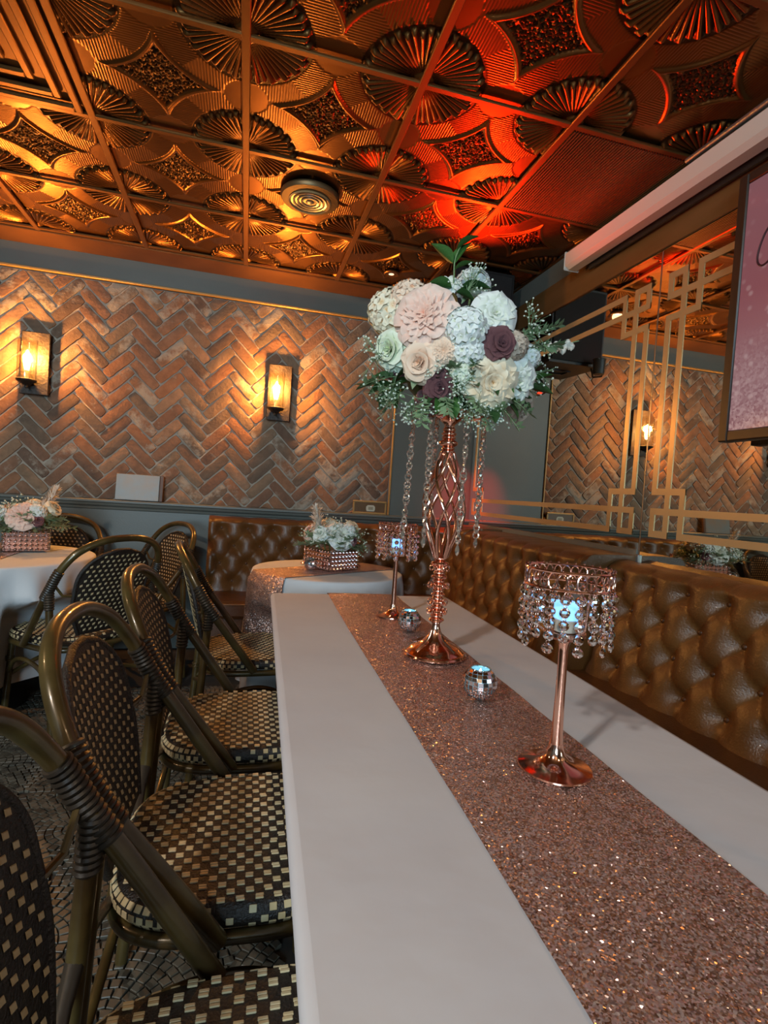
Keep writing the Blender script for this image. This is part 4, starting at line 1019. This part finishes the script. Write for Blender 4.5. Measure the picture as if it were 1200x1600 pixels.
def votive_set(x,y,z,lab,cand):
    votive((x,y,z),lab)
    t=thing('tea_light',cand,'tea light',(x,y,z+.010),group='led tea lights')
    obj('cup',MB().lathe([(.0001,0),(.014,0),(.0145,.030),(.012,.031),(.0001,.029)],20),plain('cyan_led_cup',(.3,.6,.7),.4,emis=(.25,.75,.95),estr=1.6),t)
    obj('flame',MB().lathe([(.005,.029),(.0065,.036),(.004,.048),(.0001,.056)],12),M['led_white'],t)
votive_set(.497,1.012,.7563,'small mirrored mosaic votive on the runner in front of the tall vase','cyan glowing tea light in the votive in front of the tall vase')
votive_set(.511,1.552,.7563,'small mirrored mosaic votive on the runner behind the tall vase','cyan glowing tea light in the votive behind the tall vase')

# ================================================================== ROUND TABLES
def round_table(c,R_,label,clabel,rlabel,rang,zlow,seats,seed,FA=.034):
    tb=thing('round_table',label,'table',(c[0],c[1],0))
    obj('tabletop',MB().lathe([(.0001,.715),(R_-.016,.715),(R_-.012,.72),(R_-.012,.742),(R_-.016,.745),(.0001,.745)],48),M['wood'],tb)
    obj('pedestal',MB().lathe([(.22,0),(.22,.015),(.05,.035),(.03,.06),(.03,.70),(.10,.715)],24),M['black_metal'],tb)
    n=240; th=np.linspace(0,2*PI,n,endpoint=False); r=random.Random(seed); rings=[]
    fold=sum(r.uniform(.5,1)*np.sin(k*th+r.uniform(0,6)) for k in (9,13,17,22))/2.2
    zt=.7505
    def push(P,z):
        if z>.60: return P
        k=min(1,(.60-z)/.10)
        for (sx,sy,rz) in seats:
            d=P-np.array([sx-c[0],sy-c[1]]); cs,sn=math.cos(-rz),math.sin(-rz); lx=d[:,0]*cs-d[:,1]*sn; ly=d[:,0]*sn+d[:,1]*cs
            inside=np.clip(1.12-np.abs(ly)/.26,0,.3)/.3*np.clip((lx+.5)/.1,0,1); pen=np.clip(.265-lx,0,.3)*inside*k
            P=P+np.stack([pen*math.cos(rz),pen*math.sin(rz)],1)
        return P
    for rr,z in ((0.0,zt),(.5,zt),(.9,zt),(1-.010/R_,zt-.0005),(1-.003/R_,zt-.004),(1,zt-.012)):
        rings.append(np.c_[np.cos(th)*R_*rr,np.sin(th)*R_*rr,np.full(n,z)])
    for k in range(1,22):
        f=k/21; z=zt-.012-(zt-.012-zlow)*f; rad=R_+.006+.018*f+FA*fold*f**.75
        rad=np.maximum(rad,R_-.004*(1-f)); P_=np.stack([np.cos(th)*rad,np.sin(th)*rad],1); P_=push(P_,z)
        rings.append(np.c_[P_,np.full(n,z)])
    G=np.stack(rings,1); G[:,0,:2]*=0
    tag(obj('round_tablecloth',MB().grid(G,closed_u=True),M['cloth_round'],None,(c[0],c[1],0),angle=70),clabel,'tablecloth')
    # runner following the cloth: half width .15
    m=MB(); hw=.14; ca_,sa_=math.cos(rang),math.sin(rang); L=[]; nn=40
    rad_end=np.array([R_])
    for u in np.linspace(-hw,hw,11):
        row=[]; lim=math.sqrt(R_*R_-u*u)
        for w_ in np.linspace(-lim,lim,25): row.append((w_,u,.7535))
        a=math.atan2(u,lim)
        def side(sgn):
            o=[]
            for k in range(1,13):
                f=k/21.; z=zt-.012-(zt-.012-zlow)*f; an=(rang+(a if sgn>0 else PI-a))%(2*PI); fo=np.interp(an,th,fold,period=2*PI)
                rad=max(R_+.006+.018*f+FA*fo*f**.75,R_)+.018; wx,wy=push(np.array([[rad*math.cos(an),rad*math.sin(an)]]),z)[0]
                o.append((wx*ca_+wy*sa_,-wx*sa_+wy*ca_,z))
            return o
        e1=[(lim*1.0+.004,u*1.0,.748)]; e0=[(-lim-.004,u,.748)]
        row=side(-1)[::-1]+e0+row+e1+side(1); L.append(row)
    G=np.array(L); tag(obj('table_runner',MB().grid(G,flip=True),M['sequin'],None,(c[0],c[1],0),(0,0,rang),angle=None),rlabel,'table runner')
CH=[ (.005,.565,0),(.005,1.116,0.0),(.012,1.668,0),(.055,2.42,.10) ]
RT1=((.455,2.83),.40); RT2=((-1.24,3.03),.50)
round_table(RT1[0],RT1[1],'round table under a white cloth by the back banquette','white cloth draped over the round table by the back banquette','sequin runner across the round table by the back banquette',math.radians(211),.14,[CH[3]],4)
round_table(RT2[0],RT2[1],'round table under a white cloth at the left edge','white cloth hanging in folds over the left round table','sequin runner across the left round table',math.radians(93),.16,[(-.74,2.78,math.radians(140)),(-1.13,3.53,math.radians(-90)),(-.63,3.42,math.radians(215)),(-1.40,2.36,math.radians(90))],9,FA=.07)

# low flower boxes on the round tables
def flower_box(loc,label,rz,white):
    t=thing('flower_box',label,'flowers',loc,rz); m=MB(); s=.085
    for zz in range(5):
        for k in range(9):
            for sg in (-1,1):
                u=-s+.021*k+.0005
                for p in ((u,sg*s,.011+.019*zz),(sg*s,u,.011+.019*zz)):
                    m.lathe([(.0001,-.0085),(.0075,-.004),(.009,0),(.0075,.004),(.0001,.0085)],6,p)
    tag(obj('rhinestone_sides',m,M['mirror_tile'],t,smooth=False),kind='stuff')
    obj('box',MB().box((0,0,.049),(.165,.165,.095),.003),M['rose_gold2'],t)
    r=random.Random(int(abs(loc[0])*100)); ctr=np.array([0,0,.13])
    bl=[('peony' ,'p_white' if white else 'p_blush',(-.02,-.075,.165),.062,'peony'),('rose','p_white',(-.115,-.045,.17),.036,'rose'),('hydrangea','p_white',(.035,-.06,.175),.046,'hydrangea'),('rose','p_mauve',(.04,-.095,.145),.026,'glitter_rose'),
        ('rose','p_cream',(.10,-.02,.20),.036,'rose'),('hydrangea','p_cream',(.02,.06,.19),.05,'hydrangea'),('rose','p_blush',(-.09,.06,.17),.04,'rose')]
    for k,(kd,mt,p,R_,nm) in enumerate(bl):
        n=np.array(p)-ctr+np.array([0,-.02,.03]); bloom(kd,mt,p,tuple(n),R_,t,nm,k%3)
        obj('flower_stem',MB().tube([(p[0]*.5,p[1]*.5,.08),tuple(np.array(p)-.2*n)],.0025,5),M['stem'],t)
    f=MB()
    for k in range(36):
        a=2*PI*k/36+r.uniform(-.1,.1); el=r.uniform(-.15,.9); d=(math.cos(a)*math.cos(el),math.sin(a)*math.cos(el),math.sin(el))
        fm=frond_mb((d[0]*.06,d[1]*.06,.115),d,r.uniform(.08,.14),k,.024)
        obj('fern_sprig',fm,M['leaf_p'] if k%3 else M['fern'],t,smooth=False)
    for k in range(5):
        a=r.uniform(0,6.28); st,bd=sprig_mb((.05*math.cos(a),.05*math.sin(a),.12),(math.cos(a),math.sin(a),.8),.13,14,k+9,.4,.0035)
        o=tag(obj('babys_breath',bd,M['baby'],t),kind='stuff'); tag(obj('fine_stems',st,M['fern'],o,smooth=False),kind='stuff')
    return t
def plume(parent,base,d,L):
    r=random.Random(2); m=MB(); base=np.array(base,float); d=np.array(d,float); d/=np.linalg.norm(d); m.tube([base,base+d*L],.0015,5)
    for k in range(300):
        t=.2+.8*r.random(); e=d*.9+np.array([r.gauss(0,.42) for _ in range(3)]); e/=np.linalg.norm(e); c=base+d*L*t; l=L*.34*(1.2-t*.6); w=np.cross(e,d); w/=np.linalg.norm(w)+1e-9
        m.add([c-w*.001,c+e*l*.6+w*.0036,c+e*l,c+e*l*.6-w*.0036],[(0,1,2,3)])
    obj('pampas_plume',m,M['plume'],parent,smooth=False)
fb1=flower_box((.475,2.855,.7545),'white flower arrangement in a rhinestone box on the round table by the banquette',.55,True)
plume(fb1,(-.07,.0,.12),(-.35,-.1,1),.17); fb1.scale=(1.14,1.14,1.14)
fb2=flower_box((-1.11,3.22,.7545),'blush flower arrangement in a rhinestone box on the left round table',.3,False)
plume(fb2,(.03,.02,.12),(.45,.0,1),.18); fb2.scale=(1.14,1.14,1.14)
votive((.352,2.77,.7547),'small mirrored mosaic votive beside the flower box on the round table by the banquette',.034)
votive((-1.215,3.06,.7547),'small mirrored mosaic votive beside the flower box on the left round table',.036)
def candlestick(loc,label):
    t=thing('candlestick',label,'candlestick',loc)
    obj('foot',MB().lathe([(.0001,0),(.02,0),(.022,.004),(.01,.01),(.004,.014)],16),M['rose_gold'],t)
    obj('twisted_shaft',MB().lathe([(.004+.002*math.sin(k*1.6),.012+.005*k) for k in range(24)],10),M['rose_gold2'],t)
    obj('cup',MB().lathe([(.004,.128),(.012,.134),(.013,.150),(.010,.150),(.009,.138),(.0001,.136)],14),M['rose_gold'],t)
candlestick((.345,3.02,.7547),'slim twisted candlestick left of the flower box on the banquette table')
candlestick((.645,2.985,.7547),'slim twisted candlestick right of the flower box on the banquette table')

# ================================================================== WALL LEDGE ITEMS
t=thing('mirrored_block','square mirrored block propped on the back wall ledge','ornament',(-.705,YB-.040,BZ0+.002)); t.rotation_euler=(-.14,0,0)
obj('face',MB().box((0,0,.09),(.275,.016,.178),.003),plain('painted_reflection',(.13,.19,.21),.35,.0,c2=(.20,.15,.10),nscale=6),t)  # reflected blues and browns painted into the colour, no mirror surface
obj('wood_edge',MB().box((.150,0,.09),(.022,.022,.18),.002),M['wood'],t)
t=thing('framed_plaque','small brown plaque with gold frame and pale emblem on the back wall ledge','plaque',(.915,YB-.032,BZ0+.001))
f=MB()
for z in (.007,.093): f.box((0,0,z),(.26,.016,.014),.003)
for x in (-.123,.123): f.box((x,0,.05),(.014,.016,.072),.003)
obj('frame',f,M['gold_trim'],t)
obj('board',MB().box((0,.002,.05),(.232,.008,.072)),M['wood_band'],t,smooth=False)
em=MB().prism([(-.028,-.024),(.028,-.024),(.034,-.012),(.034,.010),(.022,.022),(-.022,.022),(-.034,.010),(-.034,-.012)],0,.004,([[1,0,0],[0,0,-1],[0,1,0]],[.005,-.0025,.045]))
obj('emblem',em,plain('pale_emblem',(.60,.56,.42),.5),t,smooth=False)
em=MB().prism([(-.018,-.012),(.018,-.012),(.018,.010),(-.018,.010)],0,.002,([[1,0,0],[0,0,-1],[0,1,0]],[.005,-.0066,.045]))
obj('emblem_centre',em,plain('emblem_inner',(.34,.30,.20),.5),t,smooth=False)

# ================================================================== BISTRO CHAIRS
def sup(a,n): c,s_=math.cos(a),math.sin(a); return math.copysign(abs(c)**(2/n),c),math.copysign(abs(s_)**(2/n),s_)
def seat_pt(a,f=1.0):
    x,y=sup(a,3.4); return (.01+.212*x*f,.217*y*f*(1+.05*x*f))
def back_w(t):
    return (.128+.05*math.sin(PI/2*min(1,t/.45)))*(1 if t<.62 else math.sqrt(max(0,1-((t-.62)/.38)**2)))
def back_pt(u,t,o=0):
    y=u*back_w(t); z=.475+.375*t; x=-.195-.030*t-.055*t**1.3-.018*(1-(y/.18)**2)*min(1,t*2+.3)
    return np.array([x+o*.95,y,z+o*.3])
def make_chair():
    t=thing('bistro_chair','','chair')
    # seat
    m=MB(); n=64; A=np.linspace(0,2*PI,n,endpoint=False); rings=[]
    for f,z in ((0,.462),(.4,.4625),(.75,.463),(.90,.462),(.965,.457),(1.0,.447),(1.005,.436),(.985,.424),(.93,.420),(0,.420)):
        rings.append([(*seat_pt(a,f),z) for a in A])
    m.grid(np.array(rings).transpose(1,0,2),closed_u=True); obj('seat',m,M['weave_dark'],t,angle=None)
    # pale checks on the seat
    m=MB(); pu,pv=.0320,.0182; cw,ch=.0070,.0054
    def inside(x,y): return abs((x-.01)/.212)**3.4+abs(y/(.217*(1+.05*(x-.01)/.212)))**3.4
    for i in range(-10,11):
        for j in range(-14,15):
            x=.01+pu*(i+(.5 if j%2 else 0)); y=pv*j
            if inside(x,y)<.80:
                for s_ in (-1,1): m.box((x+random.uniform(-.0008,.0008),y+s_*ch*.56,.4632),(cw*2,ch*1.02,.0032),.0009)
    N=58
    for row,(f,z) in enumerate(((.985,.4535),(1.008,.4385),(.985,.4265))):
        for k in range(N):
            a=2*PI*(k+(.5 if row%2 else 0))/N; x,y=seat_pt(a,f); x2,y2=seat_pt(a+.01,f); tg=np.array([x2-x,y2-y,0]); tg/=np.linalg.norm(tg)+1e-9; nr=np.array([tg[1],-tg[0],[.9,0,-.7][row]]); nr/=np.linalg.norm(nr); bi=np.cross(nr,tg)
            m.box((x,y,z),(.0125,.0022,.0115),.0006,R=np.stack([tg,nr,bi],1))
    tag(obj('cane_checks',m,M['weave_pale'],t,smooth=False),kind='stuff')
    # back panel
    m=MB(); Gf=np.array([[back_pt(u,v,.005) for v in np.linspace(0,.999,26)] for u in np.linspace(-1,1,17)]); Gb=np.array([[back_pt(u,v,-.005) for v in np.linspace(0,.999,26)] for u in np.linspace(-1,1,17)])
    m.grid(Gf,flip=False); m.grid(Gb,flip=True); obj('backrest',m,M['weave_dark'],t,angle=None)
    m=MB(); pu,pv=.0265,.0215
    for i in range(-8,9):
        for j in range(0,19):
            y=pu*(i+(.5 if j%2 else 0)); v=(.012+pv*(j+.5))/.395
            if v>.97 or abs(y)>back_w(v)-.014: continue
            u=y/back_w(v); p=back_pt(u,v); py=back_pt(u+.02,v)-p; pz=back_pt(u,v+.01)-p; py/=np.linalg.norm(py); pz-=py*(py@pz); pz/=np.linalg.norm(pz); nr=np.cross(py,pz)
            for sg in (-1,1):
                o=p+nr*sg*.0062*1.0
                w=.0055; h=.0088
                q=[o-py*w,o-pz*h,o+py*w,o+pz*h]; q2=[c+nr*sg*.0012 for c in [o-py*w*.8-pz*h*.25,o-py*w*.8+pz*h*.6,o+py*w*.8+pz*h*.25,o+py*w*.8-pz*h*.6]]
                base=[o-py*w-pz*h*.35,o-py*w+pz*h*.75,o+py*w+pz*h*.35,o+py*w-pz*h*.75]
                F=[(4,5,6,7),(0,1,5,4),(1,2,6,5),(2,3,7,6),(3,0,4,7)]
                m.add(np.array(base+q2),F if sg<0 else [f_[::-1] for f_ in F])
    tag(obj('cane_diamonds',m,M['weave_pale'],t,smooth=False),kind='stuff')
    out=[back_pt(-1,v) for v in np.linspace(0,.995,22)]+[back_pt(1,v) for v in np.linspace(.995,0,22)]
    obj('back_rim',MB().tube(np.array(out),.0085,10),M['weave_dark'],t)
    # bamboo hoop: arm, binding joint, back
    half=[(-.005,.242,.425),(-.072,.248,.52),(-.138,.256,.612),(-.195,.259,.692),(-.240,.246,.775),(-.280,.198,.850),(-.307,.108,.893)]
    path=half+[(-.315,0,.904)]+[(x,-y,z) for x,y,z in half[::-1]]
    hp=spline(path,7); obj('hoop',MB().tube(hp,.0158,14),M['bamboo'],t)
    for sg in (-1,1):
        obj('rear_leg',MB().tube(spline([(-.188,sg*.2575,.695),(-.202,sg*.252,.45),(-.217,sg*.246,.2),(-.232,sg*.242,0)],6),.0148,14),M['bamboo'],t)
        obj('front_leg',MB().tube(spline([(.165,sg*.185,.425),(.178,sg*.193,.2),(.19,sg*.20,0)],6),.0145,14),M['bamboo'],t)
        f=MB(); hs=np.array([q for q in hp if q[1]*sg>0]); hs=hs[np.argsort(hs[:,2])]; dl=np.r_[0,np.cumsum(np.linalg.norm(np.diff(hs,axis=0),axis=1))]
        l0=np.interp(.650,hs[:,2],dl); at_=lambda l:np.array([np.interp(l,dl,hs[:,c]) for c in range(3)])
        for k in range(14):          # wrapped binding rings following the tube
            l=l0+.0105*k; c=at_(l); d=at_(l+.01)-at_(l-.01); d/=np.linalg.norm(d); yv=np.array([0,1.,0]); yv-=d*(d@yv); yv/=np.linalg.norm(yv); zv=np.cross(d,yv); f.tube([c+.0165*(math.cos(b)*yv+math.sin(b)*zv) for b in np.linspace(0,2*PI,14,endpoint=False)],.0050,6,closed=True)
        obj('binding',f,M['binding'],t)
        f=MB()
        for k in range(8):
            c=np.array([-.1892-.0006*k,sg*.2565,.682-.0105*k]); f.tube([c+.0155*np.array([math.cos(b),math.sin(b),0]) for b in np.linspace(0,2*PI,14,endpoint=False)],.0050,6,closed=True)
        obj('binding',f,M['binding'],t)
        obj('leg_strap',MB().tube([(-.202,sg*.250,.475),(-.202,sg*.20,.452),(-.195,sg*.12,.425)],[.014,.011,.009],10),M['binding'],t)
        obj('back_tie',MB().tube([(-.205,sg*.252,.715),(-.214,sg*.215,.66),(-.228,sg*.178,.655)],.006,8),M['bamboo'],t)
        obj('brace',MB().tube(spline([(-.214,sg*.246,.25),(-.12,sg*.232,.325),(0,sg*.226,.352),(.10,sg*.214,.325),(.178,sg*.192,.25)],6),.010,10),M['bamboo'],t)
        f=MB()
        for (x,y,z) in ((-.211,sg*.2475,.30),(.172,sg*.1895,.31)):
            for k in range(3): f.tube([(x+.0165*math.cos(b),y+.0165*math.sin(b),z+.008*k) for b in np.linspace(0,2*PI,14,endpoint=False)],.003,6,closed=True)
        obj('bamboo_node',f,M['bamboo'],t)
    obj('seat_ring',MB().tube(np.array([(*seat_pt(a,.985),.408) for a in np.linspace(0,2*PI,56,endpoint=False)]),.0125,10,closed=True),M['bamboo'],t)
    for x,y_ in ((-.215,.242),(.178,.19)): obj('stretcher',MB().tube(spline([(x,-y_,.24),(x*.93,0,.30),(x,y_,.24)],8),.010,10),M['bamboo'],t)
    return t
chair=make_chair()
spec=[((CH[0][0],CH[0][1]),CH[0][2],'bamboo bistro chair nearest the camera, cut off at the bottom left'),
 ((CH[1][0],CH[1][1]),CH[1][2],'second bamboo bistro chair along the white table, seat fully in view'),
 ((CH[2][0],CH[2][1]),CH[2][2],'third bamboo bistro chair along the white table'),
 ((CH[3][0],CH[3][1]),CH[3][2],'bamboo bistro chair pulled up to the round table by the back banquette'),
 ((-.63,3.42),math.radians(215),'bamboo bistro chair against the back wall between round table and banquette'),
 ((-.74,2.78),math.radians(140),'bamboo bistro chair with its back to the aisle at the left round table'),
 ((-1.13,3.53),math.radians(-90),'bamboo bistro chair against the wall behind the left flower box'),
 ((-1.40,2.36),math.radians(90),'bamboo bistro chair tucked under the left cloth, only its seat in view')]
for k,((x,y),rz,lab) in enumerate(spec):
    o=chair if k==0 else copy_tree(chair)
    o.location=(x,y,0.0); o.rotation_euler=(0,0,rz); tag(o,lab,'chair','rattan bistro chairs')
